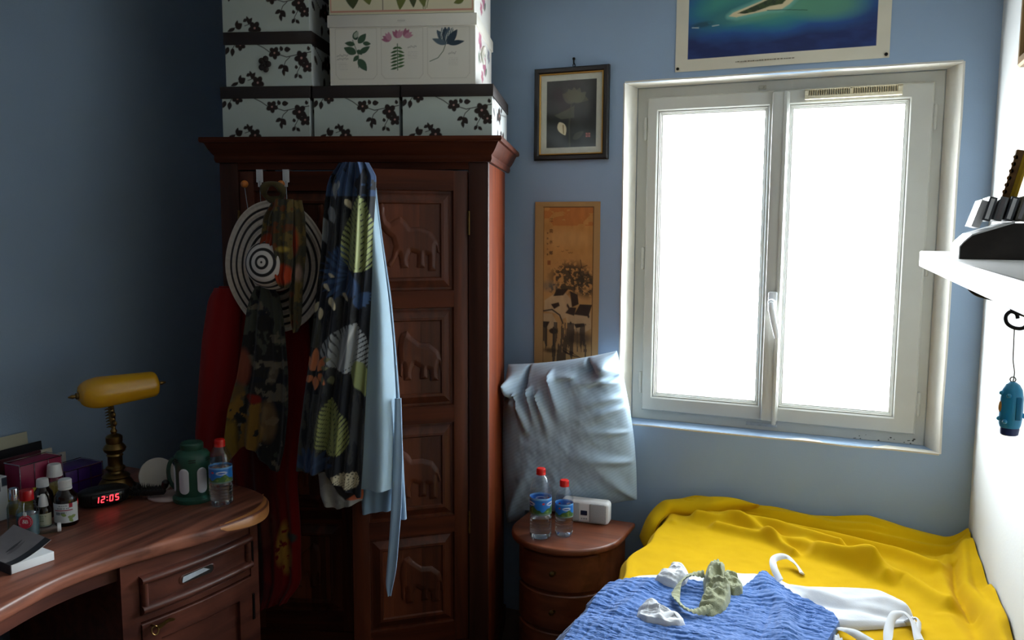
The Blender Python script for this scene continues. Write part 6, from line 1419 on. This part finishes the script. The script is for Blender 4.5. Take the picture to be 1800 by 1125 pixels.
obj('crumpled_cup', L_(patch([(1268, 1002), (1280, 1000), (1294, 1008), (1306, 1022), (1306, 1036), (1290, 1040), (1276, 1030)], .028, 17, C=LC, freq=30), LO_), M_lace, lg, smooth=80)

# ================================================================= SHELF ON THE WHITE WALL
M_shelf = mat('white_shelf', (236, 236, 236), .5, var=.015)
def sx_(y): return .085+.045*(2.27-y)
shelf = thing('wall_shelf', 'white wall shelf on a scrolled black iron bracket', 'shelf', (sx_(2.27), 2.27, 1.557))
mb = MB(); mb.prism([(0, 0), (sx_(.9)-sx_(2.27), .9-2.27), (wallx(.9)-.001-sx_(2.27), .9-2.27), (wallx(2.27)-.001-sx_(2.27), 0)], 0, .038, bev=.004); obj('board', mb, M_shelf, shelf)
def br_(px, py): p = on(px, py, y=1.90); return p-np.array([sx_(2.27), 2.27, 1.557])
mb = MB(); xw = wallx(1.9)-sx_(2.27)
P = crv([br_(1699, 492), br_(1702, 504), br_(1715, 516), br_(1740, 524), br_(1772, 531), br_(1800, 540), (xw-.05, -.37, -.10), (xw-.02, -.37, -.16), (xw-.004, -.37, -.21)], 8); mb.tube(P, .0042, 10)
P = crv([br_(1774, 530), br_(1780, 545), br_(1792, 551), br_(1803, 556), br_(1806, 568), br_(1797, 577), br_(1782, 576), br_(1770, 568), br_(1768, 556), br_(1776, 548), br_(1786, 551), br_(1789, 560)], 8); mb.tube(P, .0038, 10)
mb.box((xw-.004, -.378, -.24), (xw-.0005, -.362, 0)); mb.box((.03, -.378, -.004), (xw-.001, -.362, 0)); obj('bracket', mb, M_iron, shelf, smooth=60)
mb = MB(); mb.box((xw-.004, -1.208, -.24), (xw+.03, -1.192, 0)); mb.box((.10, -1.208, -.004), (xw+.036, -1.192, 0)); mb.tube(crv([(.10, -1.2, -.006), (.14, -1.2, -.04), (.22, -1.2, -.08), (xw-.0, -1.2, -.2)], 8), .004, 10); obj('bracket', mb, M_iron, shelf, smooth=60)
# wedge-shaped dark organiser with white sloping top
WY = 1.70
def sp(px, py, y=WY): p = on(px, py, y=y); return p
wd = thing('desk_organiser', 'dark sloping organiser with white top standing on the shelf', 'organiser', (.128, WY, 1.595))
mb = MB(); pr_w = [(0, 0), (.118, 0), (.118, .064), (.082, .064), (.018, .042), (.006, .030), (0, .022)]
mb.prism(pr_w, -.19, 0, M=xf((0, 0, 0), rx=PI/2), bev=.002); obj('body', mb, mat('dark_marbled_plastic', (46, 40, 36), .4, var=.35, nscale=30), wd)
mb = MB(); mb.prism([(-.002, .0005), (-.002, .023), (.005, .032), (.017, .0445), (.082, .0665), (.082, .064), (.018, .042), (.006, .030), (0.0, .022), (0.0, .0005)], -.191, .001, M=xf((0, 0, 0), rx=PI/2)); obj('top_cover', mb, M_whitep, wd, smooth=20)
GB = [(70, 74, 80), (120, 122, 124), (66, 70, 76), (128, 124, 110), (86, 80, 70)]
for k, c in enumerate(GB):
    x = .168+k*.017
    lab = ['grey slim case, first from the window in the row behind the organiser', 'silver slim case, second from the window behind the organiser', 'dark slim case in the middle of the row behind the organiser', 'beige slim case, fourth from the window behind the organiser', 'brown slim case, last in the row nearest the gilded block'][k]
    t = thing('slim_case', lab, 'case', (x, WY+.03, 1.6605), 0, 'slim cases on the organiser')
    mb = MB(); M_ = Matrix.Rotation(.24, 4, 'Y'); mb.box((-.0065, 0, .003), (.0065, .12, .046), bev=.001, M=M_); obj('case', mb, mat('case_%d' % k, c, .3, var=.1), t)
    mb = MB(); mb.box((-.0035, -.0012, .006), (.0025, .001, .043), M=M_); obj('spine_strip', mb, M_whitep if k % 2 == 0 else M_chrome, t)
t = thing('paper_stack', 'bright white upright papers at the window end of the slim cases', 'papers', (.152, WY+.04, 1.652), 0)
mb = MB(); mb.box((-.006, 0, 0), (.008, .12, .050), M=Matrix.Rotation(.30, 4, 'Y')); obj('papers', mb, M_whitep, t)
gd = thing('gilded_block', 'gilded carved wooden block leaning upright at the back of the shelf', 'ornament', (.182, WY+.06, 1.700), 0)
mb = MB(); Mg = Matrix.Rotation(.22, 4, 'Y'); mb.box((.010, 0, 0), (.034, .05, .095), bev=.002, M=Mg)
for z in np.arange(.006, .09, .0125): mb.lathe([(0, 0), (.004, 0), (.004, .05), (0, .05)], 10, M=Mg@Matrix.Translation((.012, 0, z))@Matrix.Rotation(-PI/2, 4, 'X'))
obj('carved_face', mb, mat('brown_gilt', (112, 78, 38), .5, metal=.3, var=.3, nscale=60), gd)
mb = MB(); mb.box((.022, -.002, 0), (.034, .052, .097), bev=.002, M=Mg); mb.box((.028, -.004, 0), (.031, .0, .097), M=Mg); obj('gold_edge', mb, mat('gold_leaf', (196, 158, 40), .35, metal=.5, var=.15), gd)
t = thing('white_carton', 'white carton at the near end of the shelf objects', 'carton', (.262, WY-.03, 1.5955), 0)
mb = MB(); mb.box((0, 0, 0), (.10, .12, .075), bev=.002); mb.box((-.001, .03, .03), (.101, .09, .0755)); obj('carton', mb, M_whitep, t)
# blue toy hanging from the bracket
BTY = mat('blue_toy_plastic', (36, 140, 186), .35, var=.05)
c0 = on(1777, 716, y=1.90); tp = on(1783, 577, y=1.90)
toy = thing('hanging_toy', 'small blue plastic whale-shaped toy hanging on a cord from the shelf bracket', 'toy', c0)
mb = MB(); mb.lathe([(0, .052), (.006, .051), (.013, .046), (.0185, .036), (.021, .020), (.0215, 0), (.021, -.020), (.0195, -.034), (.0175, -.040)], 36); obj('body', mb, BTY, toy, smooth=60)
mb = MB(); mb.lathe([(.0165, -.038), (.0175, -.042), (.016, -.054), (.013, -.056), (0, -.056)], 30, cap=False); obj('base_cap', mb, mat('navy_plastic', (24, 44, 96), .4), toy)
for ang_, z in ((-2.6, .030), (-1.9, .026), (-2.75, -.022), (-2.1, -.026)):
    mb = MB(); mb.ball((.0225*math.cos(ang_), .0225*math.sin(ang_), z), .0045, 12); obj('bump', mb, BTY, toy)
mb = MB(); mb.box((.006, -.0225, -.022), (.016, -.012, .024), bev=.002); obj('side_panel', mb, mat('blue_panel', (28, 120, 168), .4), toy)
mb = MB(); mb.ball((-.019, -.007, .002), .007, 14, sc=(.6, .8, 1.7)); obj('window', mb, mat('orange_window', (196, 140, 70), .3), toy)
mb = MB(); mb.prism([(.019, -.018), (.029, -.024), (.032, -.020), (.020, -.008)], -.003, .003, M=xf((0, 0, 0), rx=PI/2)); obj('fin', mb, BTY, toy)
mb = MB(); mb.tube([(0, 0, .049), (.001, 0, .056), (.002, 0, .07), tuple((tp-c0)*.6), tuple(tp-c0)], .0013, 6); a = np.linspace(0, 2*PI, 13)[:-1]; mb.tube([(.005*math.cos(q), 0, .056+.005*math.sin(q)) for q in a], .0014, 6, closed=True); obj('cord', mb, mat('grey_cord', (120, 116, 110), .8), toy)
